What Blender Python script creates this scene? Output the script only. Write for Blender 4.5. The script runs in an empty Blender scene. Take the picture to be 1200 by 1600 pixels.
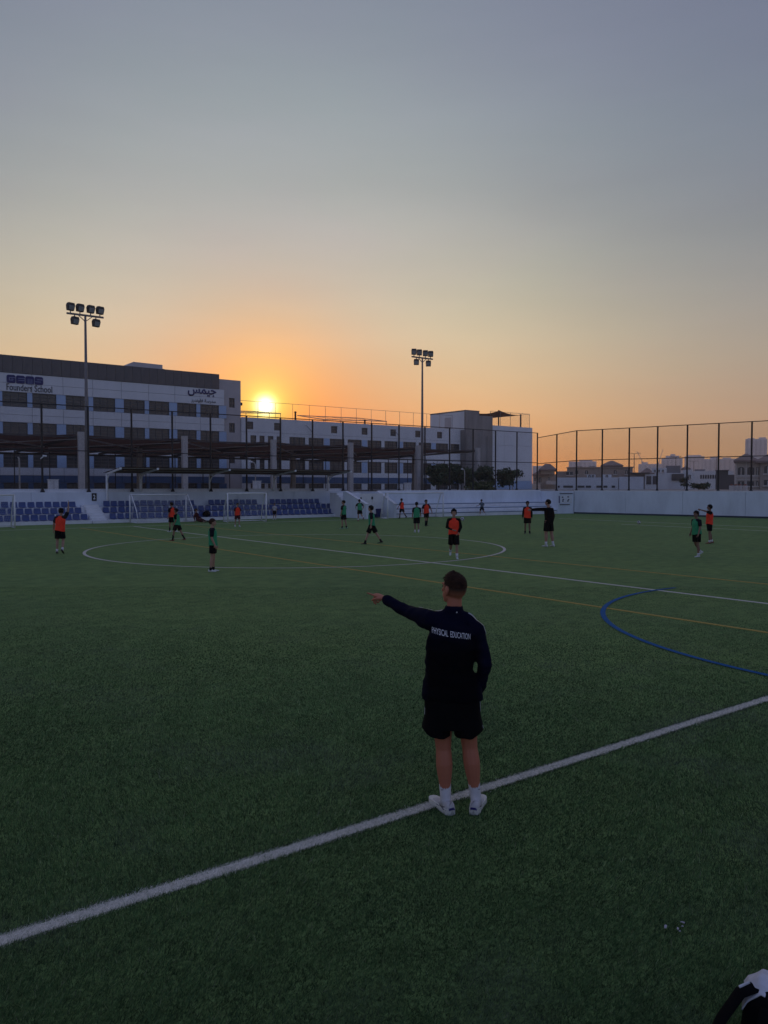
import bpy, bmesh, math, random
import numpy as np
from mathutils import Vector, Matrix, noise
from mathutils.bvhtree import BVHTree

random.seed(7); rng = np.random.default_rng(7)
R = math.radians
scene = bpy.context.scene
COL = scene.collection

# ------------------------------------------------------------------ camera
# World axes follow the pitch: +X along the far wall, +Y across the pitch.
F_PX, HORIZON, EYE, YAW = 1220.0, 760.0, 2.45, R(36.5)
PITCH = math.atan((800 - HORIZON) / F_PX)
cam_data = bpy.data.cameras.new('camera')
cam = bpy.data.objects.new('camera', cam_data); COL.objects.link(cam)
cam_data.sensor_fit = 'VERTICAL'; cam_data.sensor_height = 24.0
cam_data.lens = F_PX / 1600 * 24.0
cam_data.clip_start = 0.05; cam_data.clip_end = 6000
cam.location = (0, 0, EYE)
cam.rotation_euler = (math.pi / 2 - PITCH, 0, -YAW)
scene.camera = cam

# ------------------------------------------------------------------ sky, sun, exposure
SUN_EL, SUN_AZ = R(5.8), R(27.9)            # azimuth clockwise from +Y
SUN_DIR = Vector((math.sin(SUN_AZ) * math.cos(SUN_EL), math.cos(SUN_AZ) * math.cos(SUN_EL), math.sin(SUN_EL)))
world = bpy.data.worlds.new('World'); scene.world = world; world.use_nodes = True
wt = world.node_tree; bg = wt.nodes['Background']
def wnode(t, **kw):
    n = wt.nodes.new(t)
    for k, v in kw.items(): setattr(n, k, v)
    return n
def wmath(op, a, b=None, clamp=False):
    n = wnode('ShaderNodeMath', operation=op, use_clamp=clamp)
    for i, s in enumerate((a, b)):
        if s is None: continue
        if isinstance(s, (int, float)): n.inputs[i].default_value = s
        else: wt.links.new(s, n.inputs[i])
    return n.outputs[0]
tc = wnode('ShaderNodeTexCoord')
nrm = wnode('ShaderNodeVectorMath', operation='NORMALIZE'); wt.links.new(tc.outputs['Generated'], nrm.inputs[0])
sep = wnode('ShaderNodeSeparateXYZ'); wt.links.new(nrm.outputs[0], sep.inputs[0])
el = wmath('MULTIPLY', wmath('MAXIMUM', wmath('ARCSINE', sep.outputs[2]), 0.0), 180 / math.pi)
dot = wnode('ShaderNodeVectorMath', operation='DOT_PRODUCT'); wt.links.new(nrm.outputs[0], dot.inputs[0]); dot.inputs[1].default_value = SUN_DIR
gam = wmath('MULTIPLY', wmath('ARCCOSINE', wmath('MINIMUM', dot.outputs['Value'], 1.0)), 180 / math.pi)
def wexp(x, s): return wmath('EXPONENT', wmath('MULTIPLY', x, -1.0 / s))
H1 = wexp(el, 6.0)
q = wmath('MULTIPLY', el, 1 / 18.0); H2 = wmath('EXPONENT', wmath('MULTIPLY', wmath('MULTIPLY', q, q), -1.0))
G1, G2, G3 = wexp(gam, 20.0), wexp(gam, 6.0), wexp(gam, 1.5)
HG = wmath('MULTIPLY', H1, G1)
qz = wmath('MULTIPLY', el, 1 / 26.0); HZ = wmath('MULTIPLY', wmath('SUBTRACT', 1.0, wmath('EXPONENT', wmath('MULTIPLY', wmath('MULTIPLY', qz, qz), -1.0))), wmath('SUBTRACT', 1.0, wexp(gam, 40.0)))
qg = wmath('MULTIPLY', gam, 1 / 12.0); GS = wmath('EXPONENT', wmath('MULTIPLY', wmath('MULTIPLY', qg, qg), -1.0))
H0 = wexp(el, 2.5); HG0 = wmath('MULTIPLY', H0, G1)
AW = wmath('MULTIPLY', wmath('SUBTRACT', 1.0, dot.outputs['Value']), .5)  # added lift of the unseen sky away from the sun, brightens the walls
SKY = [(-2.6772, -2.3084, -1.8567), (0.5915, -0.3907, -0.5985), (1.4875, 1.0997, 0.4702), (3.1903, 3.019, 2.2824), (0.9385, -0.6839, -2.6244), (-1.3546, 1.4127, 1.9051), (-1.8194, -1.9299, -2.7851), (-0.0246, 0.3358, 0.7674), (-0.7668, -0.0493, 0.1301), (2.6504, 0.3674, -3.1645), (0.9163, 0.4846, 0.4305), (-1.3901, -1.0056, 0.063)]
g3 = wmath('MULTIPLY', gam, 1 / 1.25); aure = wmath('EXPONENT', wmath('MULTIPLY', wmath('MULTIPLY', g3, g3), -1.0))
g2 = wmath('MULTIPLY', gam, 1 / 0.56); disc = wmath('EXPONENT', wmath('MULTIPLY', wmath('MULTIPLY', g2, g2), -1.0))
chan = []
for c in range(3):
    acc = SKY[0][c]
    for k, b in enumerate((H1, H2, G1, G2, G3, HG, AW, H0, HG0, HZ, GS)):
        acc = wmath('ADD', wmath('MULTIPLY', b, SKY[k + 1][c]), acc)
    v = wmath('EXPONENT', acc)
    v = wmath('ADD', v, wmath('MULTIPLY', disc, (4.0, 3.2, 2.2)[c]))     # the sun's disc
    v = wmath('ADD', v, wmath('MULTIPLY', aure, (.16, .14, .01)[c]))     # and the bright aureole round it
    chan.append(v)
comb = wnode('ShaderNodeCombineColor')
# uneven dust tints the evening sky a little warmer or more mauve from place to place
mp2 = wnode('ShaderNodeMapping'); mp2.inputs['Scale'].default_value = (1.0, 1.0, 2.6); mp2.inputs['Location'].default_value = (3.1, .7, 0); wt.links.new(nrm.outputs[0], mp2.inputs[0])
nz2 = wnode('ShaderNodeTexNoise'); nz2.inputs['Scale'].default_value = 2.3; nz2.inputs['Detail'].default_value = 5; nz2.inputs['Roughness'].default_value = .6; wt.links.new(mp2.outputs[0], nz2.inputs[0])
for c in range(3):
    k = (.06, -.07, .05)[c]; wt.links.new(wmath('MULTIPLY', chan[c], wmath('ADD', wmath('MULTIPLY', nz2.outputs[0], k), 1 - k * .5)), comb.inputs[c])
# faint streaks of high haze
mp = wnode('ShaderNodeMapping'); mp.inputs['Scale'].default_value = (1.6, 1.6, 9.0); wt.links.new(nrm.outputs[0], mp.inputs[0])
nz = wnode('ShaderNodeTexNoise'); nz.inputs['Scale'].default_value = 1.7; nz.inputs['Detail'].default_value = 4; wt.links.new(mp.outputs[0], nz.inputs[0])
strk = wmath('ADD', wmath('MULTIPLY', nz.outputs[0], 0.17), 0.915)
mul = wnode('ShaderNodeVectorMath', operation='SCALE'); wt.links.new(comb.outputs[0], mul.inputs[0]); wt.links.new(strk, mul.inputs['Scale'])
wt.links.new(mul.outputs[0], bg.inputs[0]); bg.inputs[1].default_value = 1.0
sun_data = bpy.data.lights.new('sun', 'SUN'); sun = bpy.data.objects.new('sun', sun_data); COL.objects.link(sun)
sun_data.energy = 0.55; sun_data.angle = R(0.6); sun_data.color = (1.0, 0.52, 0.22)
sun.rotation_euler = (-SUN_DIR).to_track_quat('-Z', 'Y').to_euler()
vs = scene.view_settings
vs.view_transform = 'Standard'; vs.look = 'None'; vs.exposure = 0.0; vs.gamma = 1.0; vs.use_curve_mapping = False
scene.cycles.use_denoising = True
scene.cycles.max_bounces = 6; scene.cycles.transparent_max_bounces = 16
scene.cycles.volume_bounces = 0

# ------------------------------------------------------------------ pixel helpers (photograph 1200 x 1600 -> places in the world)
def ray(x, y):
    r, f, z = (x - 600) / F_PX, 1.0, -(y - 800) / F_PX
    cp, sp = math.cos(PITCH), math.sin(PITCH)
    f, z = f * cp + z * sp, -f * sp + z * cp
    return Vector((r * math.cos(YAW) + f * math.sin(YAW), -r * math.sin(YAW) + f * math.cos(YAW), z))
def gnd(x, y, z=0.0):
    w = ray(x, y); return w * ((z - EYE) / w.z) + Vector((0, 0, EYE))
def at(x, y, d): return ray(x, y) * d + Vector((0, 0, EYE))
def onv(x, y, v):
    w = ray(x, y); return w * (v / w.y) + Vector((0, 0, EYE))

# ------------------------------------------------------------------ materials
def new_mat(name):
    m = bpy.data.materials.new(name); m.use_nodes = True
    return m, m.node_tree, m.node_tree.nodes['Principled BSDF']
def mat(name, col, rough=0.7, var=0.10, scale=3.0, bump=0.0, bscale=40.0, metal=0.0, spec=0.35, dirt=None, stretch=None):
    m, nt, p = new_mat(name)
    p.inputs['Roughness'].default_value = rough; p.inputs['Metallic'].default_value = metal
    p.inputs['Specular IOR Level'].default_value = spec
    t = nt.nodes.new('ShaderNodeTexCoord'); src = t.outputs['Object']
    if stretch:
        mpn = nt.nodes.new('ShaderNodeMapping'); mpn.inputs['Scale'].default_value = stretch
        nt.links.new(src, mpn.inputs[0]); src = mpn.outputs[0]
    n = nt.nodes.new('ShaderNodeTexNoise'); n.inputs['Scale'].default_value = scale; n.inputs['Detail'].default_value = 6; n.inputs['Roughness'].default_value = .65
    nt.links.new(src, n.inputs[0])
    r = nt.nodes.new('ShaderNodeValToRGB')
    c0 = dirt if dirt else tuple(c * (1 - var * 1.6) for c in col)
    r.color_ramp.elements[0].position = .30; r.color_ramp.elements[0].color = (*c0, 1)
    r.color_ramp.elements[1].position = .62; r.color_ramp.elements[1].color = (*[min(1, c * (1 + var * .5)) for c in col], 1)
    nt.links.new(n.outputs[0], r.inputs[0]); nt.links.new(r.outputs[0], p.inputs['Base Color'])
    if bump:
        n2 = nt.nodes.new('ShaderNodeTexNoise'); n2.inputs['Scale'].default_value = bscale; n2.inputs['Detail'].default_value = 4
        nt.links.new(t.outputs['Object'], n2.inputs[0])
        b = nt.nodes.new('ShaderNodeBump'); b.inputs['Strength'].default_value = bump; b.inputs['Distance'].default_value = .01
        nt.links.new(n2.outputs[0], b.inputs['Height']); nt.links.new(b.outputs[0], p.inputs['Normal'])
    return m
def attr_mat(name, rough=0.8, spec=.2, layer='Col', trans=0.0):
    m, nt, p = new_mat(name); p.inputs['Roughness'].default_value = rough; p.inputs['Specular IOR Level'].default_value = spec
    a = nt.nodes.new('ShaderNodeAttribute'); a.attribute_name = layer
    nt.links.new(a.outputs['Color'], p.inputs['Base Color'])
    return m
def net_mat(name, col, cell, wire, diag=False):
    """a woven mesh sheet: wires at their real spacing, holes are open"""
    m, nt, p = new_mat(name); p.inputs['Base Color'].default_value = (*col, 1); p.inputs['Roughness'].default_value = .6
    t = nt.nodes.new('ShaderNodeTexCoord'); s = nt.nodes.new('ShaderNodeSeparateXYZ'); nt.links.new(t.outputs['Object'], s.inputs[0])
    def M(op, a, b=None):
        n = nt.nodes.new('ShaderNodeMath'); n.operation = op
        for i, q in enumerate((a, b)):
            if q is None: continue
            if isinstance(q, (int, float)): n.inputs[i].default_value = q
            else: nt.links.new(q, n.inputs[i])
        return n.outputs[0]
    h = M('ADD', s.outputs[0], s.outputs[1]); z = s.outputs[2]
    a, b = (M('ADD', h, z), M('SUBTRACT', h, z)) if diag else (h, z)
    fa = M('LESS_THAN', M('FRACT', M('MULTIPLY', a, 1 / cell)), wire / cell); fb = M('LESS_THAN', M('FRACT', M('MULTIPLY', b, 1 / cell)), wire / cell)
    k = M('MAXIMUM', fa, fb)
    tr = nt.nodes.new('ShaderNodeBsdfTransparent'); mx = nt.nodes.new('ShaderNodeMixShader')
    nt.links.new(k, mx.inputs[0]); nt.links.new(tr.outputs[0], mx.inputs[1]); nt.links.new(p.outputs[0], mx.inputs[2])
    nt.links.new(mx.outputs[0], nt.nodes['Material Output'].inputs[0])
    return m

# ------------------------------------------------------------------ mesh building
class MB:
    def __init__(s): s.v, s.f = [], []
    def add(s, vs, fs):
        b = len(s.v); s.v += [tuple(v) for v in vs]; s.f += [tuple(i + b for i in f) for f in fs]; return s
    def box(s, x0, x1, y0, y1, z0, z1):
        return s.add([(x0,y0,z0),(x1,y0,z0),(x1,y1,z0),(x0,y1,z0),(x0,y0,z1),(x1,y0,z1),(x1,y1,z1),(x0,y1,z1)],
                     [(0,3,2,1),(4,5,6,7),(0,1,5,4),(1,2,6,5),(2,3,7,6),(3,0,4,7)])
    def bar(s, a, b, w, h=None, up=(0,0,1)):
        """box beam from a to b"""
        a, b = Vector(a), Vector(b); h = h or w; d = (b - a).normalized(); u = Vector(up)
        if abs(d.dot(u)) > .98: u = Vector((1, 0, 0))
        r = d.cross(u).normalized(); u = r.cross(d)
        c = [(-1,-1),(1,-1),(1,1),(-1,1)]
        vs = [p + r * (i * w / 2) + u * (j * h / 2) for p in (a, b) for i, j in c]
        return s.add(vs, [(0,1,2,3),(7,6,5,4),(0,4,5,1),(1,5,6,2),(2,6,7,3),(3,7,4,0)])
    def extrude(s, pts, off):
        n = len(pts); off = Vector(off); vs = [Vector(p) for p in pts]; vs += [v + off for v in vs]
        return s.add(vs, [tuple(range(n))[::-1], tuple(range(n, 2 * n))] + [(i, (i + 1) % n, n + (i + 1) % n, n + i) for i in range(n)])
    def prism(s, poly, z0, z1): return s.extrude([(x, y, z0) for x, y in poly], (0, 0, z1 - z0))
    def tube(s, pts, rad, n=10, cap=True, ref=None, sq=2.0):
        """loft of (super)elliptic rings; rad entries r or (rx, ry)"""
        pts = [Vector(p) for p in pts]; m = len(pts); rings = []; prev = Vector(ref) if ref else None
        for i in range(m):
            d = (pts[min(i + 1, m - 1)] - pts[max(i - 1, 0)]).normalized()
            if prev is None:
                prev = Vector((1, 0, 0)) if abs(d.x) < .8 else Vector((0, 1, 0))
            x = (prev - d * prev.dot(d)).normalized(); y = d.cross(x); prev = x
            r = rad[i] if isinstance(rad, list) else rad
            rx, ry = r if isinstance(r, (tuple, list)) else (r, r)
            ring = []
            for k in range(n):
                t = 2 * math.pi * k / n; c, q = math.cos(t), math.sin(t)
                e = 2.0 / sq
                ring.append(pts[i] + x * (rx * math.copysign(abs(c) ** e, c)) + y * (ry * math.copysign(abs(q) ** e, q)))
            rings.append(ring)
        vs = [v for r in rings for v in r]
        fs = [(i*n+k, i*n+(k+1)%n, (i+1)*n+(k+1)%n, (i+1)*n+k) for i in range(m-1) for k in range(n)]
        if cap:
            fs += [tuple(range(n))[::-1], tuple(range((m-1)*n, m*n))]
        return s.add(vs, fs)
    def limb(s, pts, rad, n=12, ref=None):
        """tube with rounded ends"""
        pts = [Vector(p) for p in pts]; rad = [r if isinstance(r, tuple) else (r, r) for r in rad]
        a = (pts[0] - pts[1]).normalized(); b = (pts[-1] - pts[-2]).normalized()
        r0, r1 = sum(rad[0]) / 2, sum(rad[-1]) / 2
        P = [pts[0] + a*r0*.95, pts[0] + a*r0*.7] + pts + [pts[-1] + b*r1*.7, pts[-1] + b*r1*.95]
        Q = [tuple(q*.25 for q in rad[0]), tuple(q*.72 for q in rad[0])] + rad + [tuple(q*.72 for q in rad[-1]), tuple(q*.25 for q in rad[-1])]
        return s.tube(P, Q, n, True, ref)
    def ell(s, c, r, rot=None, n=14, m=9):
        c = Vector(c); rot = rot or Matrix.Identity(3); vs = [c + rot @ Vector((0, 0, -r[2]))]; fs = []
        for i in range(1, m):
            t = math.pi * i / m - math.pi / 2
            for k in range(n):
                a = 2 * math.pi * k / n
                vs.append(c + rot @ Vector((r[0]*math.cos(t)*math.cos(a), r[1]*math.cos(t)*math.sin(a), r[2]*math.sin(t))))
        vs.append(c + rot @ Vector((0, 0, r[2]))); L = len(vs) - 1
        fs += [(0, 1+(k+1)%n, 1+k) for k in range(n)]
        for i in range(m-2):
            fs += [(1+i*n+k, 1+i*n+(k+1)%n, 1+(i+1)*n+(k+1)%n, 1+(i+1)*n+k) for k in range(n)]
        b = 1 + (m-2)*n; fs += [(b+k, b+(k+1)%n, L) for k in range(n)]
        return s.add(vs, fs)
    def mesh(s, name, o=(0,0,0), smooth=False):
        me = bpy.data.meshes.new(name); o = Vector(o)
        me.from_pydata([(v[0]-o[0], v[1]-o[1], v[2]-o[2]) for v in s.v], [], s.f); me.update()
        if smooth: me.polygons.foreach_set('use_smooth', [True] * len(me.polygons))
        return me
def obj(name, me, m=None, parent=None, loc=(0,0,0)):
    o = bpy.data.objects.new(name, me); COL.objects.link(o); o.location = loc
    if parent is not None: o.parent = parent
    if m is not None and me is not None and not me.materials: me.materials.append(m)
    return o
def tag(o, label=None, cat=None, group=None, kind=None):
    if label: o['label'] = label
    if cat: o['category'] = cat
    if group: o['group'] = group
    if kind: o['kind'] = kind
    return o
class Thing:
    """an Empty at the thing's base; parts given in world coordinates"""
    def __init__(s, name, label, cat, loc=(0,0,0), group=None, rz=0.0):
        s.o = Vector(loc); s.root = bpy.data.objects.new(name, None); COL.objects.link(s.root)
        s.root.location = s.o; s.root.rotation_euler = (0, 0, rz); s.root.empty_display_size = .2
        tag(s.root, label, cat, group); s.cache = {}
    def part(s, name, mb, m, parent=None, smooth=False, local=False):
        return obj(name, mb.mesh(name, (0,0,0) if local else s.o, smooth), m, parent or s.root)
    def inst(s, name, key, make, m, loc, parent=None):
        if (name, key) not in s.cache:
            me = make().mesh(name); me.materials.append(m); s.cache[(name, key)] = me
        return obj(name, s.cache[(name, key)], None, parent or s.root, Vector(loc) - (s.o if parent is None else Vector((0,0,0))))
def struct(name, mb, m, smooth=False, label=None):
    o = obj(name, mb.mesh(name, (0,0,0), smooth), m); o['kind'] = 'structure'
    if label: o['label'] = label
    return o
def remeshed(mb, vox, smooth=4, name='body'):
    me = mb.mesh('tmp'); ob = bpy.data.objects.new('tmp', me); COL.objects.link(ob)
    r = ob.modifiers.new('r', 'REMESH'); r.mode = 'VOXEL'; r.voxel_size = vox; r.use_smooth_shade = True
    if smooth:
        k = ob.modifiers.new('s', 'SMOOTH'); k.factor = .5; k.iterations = smooth
    dg = bpy.context.evaluated_depsgraph_get(); ev = ob.evaluated_get(dg)
    out = bpy.data.meshes.new_from_object(ev, depsgraph=dg); out.name = name
    bpy.data.objects.remove(ob); bpy.data.meshes.remove(me)
    out.polygons.foreach_set('use_smooth', [True] * len(out.polygons))
    return out

M = {}
M['white_wall']   = mat('white_wall_paint', (.70, .75, .82), .75, .07, .6, .1, 30, dirt=(.56, .60, .66), stretch=(1, 1, .35))
M['white_step']   = mat('white_step_paint', (.72, .73, .75), .7, .08, 1.5)
M['panel_white']  = mat('facade_white', (.72, .72, .72), .6, .05, .7, stretch=(1, 1, .3))
M['panel_blue']   = mat('facade_light_blue', (.40, .52, .70), .55, .05, 1.0)
M['band_blue']    = mat('facade_band_blue', (.065, .125, .24), .6, .08, .8)  # blue paint, darkened so its colour holds the playground canopy's shade
M['dark_clad']    = mat('dark_cladding', (.135, .12, .115), .5, .10, 1.2, stretch=(1, 1, .3))
M['tower_grey']   = mat('tower_render', (.50, .46, .45), .75, .06, .8)
M['backing']      = mat('facade_backing', (.30, .30, .31), .9, .05, 2)  # plain grey of the backing walls and panel joints
M['roofing']      = mat('roof_screed', (.35, .34, .33), .9, .12, 1)
M['concrete']     = mat('stained_concrete', (.29, .265, .245), .85, .25, .35, .2, 20, dirt=(.14, .13, .12), stretch=(1, 1, .22))
M['column']       = mat('concrete_column', (.50, .46, .43), .85, .12, 2.0)
M['louver']       = mat('window_louver', (.10, .095, .10), .45, .15, 2.0)
M['glass']        = mat('dark_glass', (.035, .04, .05), .12, .2, .6, spec=.6)
M['fabric']       = mat('shade_fabric', (.046, .032, .029), .85, .18, .5)
_m = M['fabric']; _nt = _m.node_tree; _tr = _nt.nodes.new('ShaderNodeBsdfTranslucent'); _tr.inputs[0].default_value = (.13, .060, .045, 1); _mx = _nt.nodes.new('ShaderNodeMixShader'); _mx.inputs[0].default_value = .35
_nt.links.new(_nt.nodes['Principled BSDF'].outputs[0], _mx.inputs[1]); _nt.links.new(_tr.outputs[0], _mx.inputs[2]); _nt.links.new(_mx.outputs[0], _nt.nodes['Material Output'].inputs[0])     # woven shade cloth lets some light through
M['steel_white']  = mat('white_steel', (.70, .70, .70), .45, .06, 4)
M['steel_grey']   = mat('galvanised_steel', (.27, .26, .26), .5, .15, 3, metal=.4)
M['beam_dark']    = mat('dark_beam', (.06, .05, .05), .6, .15, 3)
M['pole']         = mat('pole_paint', (.19, .17, .165), .5, .12, 2)
M['black_steel']  = mat('black_fence_paint', (.012, .012, .016), .5, .2, 5)
M['lamp_black']   = mat('floodlight_body', (.045, .045, .048), .5, .15, 8)
M['lamp_glass']   = mat('floodlight_glass', (.30, .30, .30), .15, .1, 8, spec=.7)
M['seat_blue']    = mat('seat_plastic', (.042, .074, .215), .45, .25, 2.5, dirt=(.055, .082, .18))
M['goal']         = mat('goal_paint', (.75, .75, .75), .4, .08, 5)
M['rubber']       = mat('base_strip', (.03, .05, .07), .8, .15, 3)
M['chainlink']    = net_mat('chain_link', (.05, .05, .06), .055, .0030, True)
M['goalnet']      = net_mat('goal_net', (.55, .55, .55), .12, .006)
M['roofnet']      = net_mat('roof_net', (.05, .04, .04), .10, .009)
M['black']        = mat('black_print', (.012, .012, .014), .6, .1, 5)
M['navy']         = mat('sign_navy', (.016, .016, .125), .45, .1, 5)
M['sign_grey']    = mat('sign_dark_grey', (.055, .055, .065), .5, .1, 5)
M['white_print']  = mat('white_print', (.72, .72, .74), .6, .04, 20)
M['sand']         = mat('sandy_ground', (.30, .25, .19), .95, .2, .05)
M['terrace']      = mat('terrace_paving', (.26, .25, .24), .9, .15, .6)
M['bark']         = mat('bark', (.09, .065, .05), .9, .3, 8)

# ================================================================== GROUND, PITCH, LINES
struct('ground', MB().box(-1500, 2600, -800, 2600, -1.0, -.05), M['sand'])

TURF_G = (.034, .066, .030)
def turf_mat():
    m, nt, p = new_mat('artificial_turf'); p.inputs['Roughness'].default_value = .85; p.inputs['Specular IOR Level'].default_value = .12
    t = nt.nodes.new('ShaderNodeTexCoord')
    def nz(scale, det=4, st=None):
        n = nt.nodes.new('ShaderNodeTexNoise'); n.inputs['Scale'].default_value = scale; n.inputs['Detail'].default_value = det
        if st:
            q = nt.nodes.new('ShaderNodeMapping'); q.inputs['Scale'].default_value = st; nt.links.new(t.outputs['Object'], q.inputs[0]); nt.links.new(q.outputs[0], n.inputs[0])
        else: nt.links.new(t.outputs['Object'], n.inputs[0])
        return n.outputs[0]
    def ramp(src, a, b, p0=.3, p1=.7):
        r = nt.nodes.new('ShaderNodeValToRGB'); r.color_ramp.elements[0].position = p0; r.color_ramp.elements[1].position = p1
        r.color_ramp.elements[0].color = (*a, 1); r.color_ramp.elements[1].color = (*b, 1); nt.links.new(src, r.inputs[0]); return r.outputs[0]
    def mix(a, b, mode, fac):
        n = nt.nodes.new('ShaderNodeMix'); n.data_type = 'RGBA'; n.blend_type = mode; n.inputs[0].default_value = fac
        nt.links.new(a, n.inputs[6]); nt.links.new(b, n.inputs[7]); return n.outputs[2]
    base = ramp(nz(.22, 5), (.134, .222, .078), (.168, .260, .083))
    fine = ramp(nz(34, 6), (.45, .45, .45), (1.5, 1.5, 1.5), .25, .75)
    mid = ramp(nz(2.4, 6), (.78, .80, .80), (1.2, 1.18, 1.12))
    far = ramp(nz(5.0, 4, (.35, 1.6, 1)), (.86, .86, .86), (1.14, 1.14, 1.14))
    c = mix(mix(mix(base, fine, 'MULTIPLY', .8), mid, 'MULTIPLY', .9), far, 'MULTIPLY', .8)
    nt.links.new(c, p.inputs['Base Color'])
    b = nt.nodes.new('ShaderNodeBump'); b.inputs['Strength'].default_value = .9; b.inputs['Distance'].default_value = .03
    nt.links.new(nz(55, 5), b.inputs['Height']); nt.links.new(b.outputs[0], p.inputs['Normal'])
    return m
M['turf'] = turf_mat()
struct('pitch_turf', MB().prism([(-45, -12), (66, -12), (58.0, 36.0), (55.9, 47.5), (37, 51), (37, 56), (-45, 56)], -.05, 0.0), M['turf'])
def line_mat(name, col, dark):
    m = mat(name, col, .85, .15, 30, spec=.1, dirt=dark); return m
M['line_white'] = line_mat('painted_white_fibre', (.62, .58, .50), (.42, .41, .34))
M['line_yellow'] = line_mat('painted_yellow_fibre', (.46, .32, .08), (.30, .24, .07))
M['line_blue'] = line_mat('painted_blue_fibre', (.012, .105, .28), (.014, .075, .16))
CX, V0, V1 = 16.1, 4.55, 50.2                      # halfway line, near and far touchline
LINES = []                                          # (kind, geometry, colour) for the fibres too
def strip(name, x0, x1, y0, y1, colr, z, label):
    e = .020 if name == 'touchline' else 0            # the fibres stand wider than the backing
    struct(name, MB().box(x0, x1, y0 + e, y1 - e, -.02, z), M['line_' + colr], label=label); LINES.append(('r', (x0, x1, y0, y1), colr))
def arc(name, c, r, w, a0, a1, colr, z, label, n=140):
    b = MB(); vs = []; fs = []
    for i in range(n + 1):
        a = a0 + (a1 - a0) * i / n
        for q in (r - w / 2, r + w / 2): vs.append((c[0] + q * math.cos(a), c[1] + q * math.sin(a), z))
    fs = [(2*i, 2*i+1, 2*i+3, 2*i+2) for i in range(n)]
    struct(name, b.add(vs, fs), M['line_' + colr], label=label); LINES.append(('a', (c, r, w, a0, a1), colr))
strip('touchline', -40, 45, V0 - .068, V0 + .068, 'white', .003, 'thick white touchline crossing the near turf under the coach')
strip('far_touchline', -40, 36, 47.55, 47.65, 'white', .004, 'thin white touchline along the far side of the pitch')
strip('halfway_line', CX - .055, CX + .055, V0, 47.6, 'white', .006, 'white halfway line through the centre circle')
strip('yellow_line', 12.85, 12.95, -4, 47.5, 'yellow', .008, 'yellow line crossing the pitch beside the halfway line, nearer one')
strip('yellow_line', 19.25, 19.35, -4, 47.5, 'yellow', .008, 'yellow line beyond the halfway line')
strip('penalty_line', 42.4, 42.5, 15, 31.5, 'white', .004, 'faint white line near the far right wall')
strip('penalty_line', 46.2, 46.3, 14, 40.0, 'white', .004, 'fainter second white line near the far right wall')
arc('centre_circle', (CX - .1, 27.3), 8.15, .11, 0, 2 * math.pi, 'white', .010, 'white centre circle in the middle of the pitch')
arc('blue_semicircle', (CX + .15, V0 + .06), 6.31, .095, R(85), R(180), 'blue', .012, 'blue painted half circle at the near touchline', 100)

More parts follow.
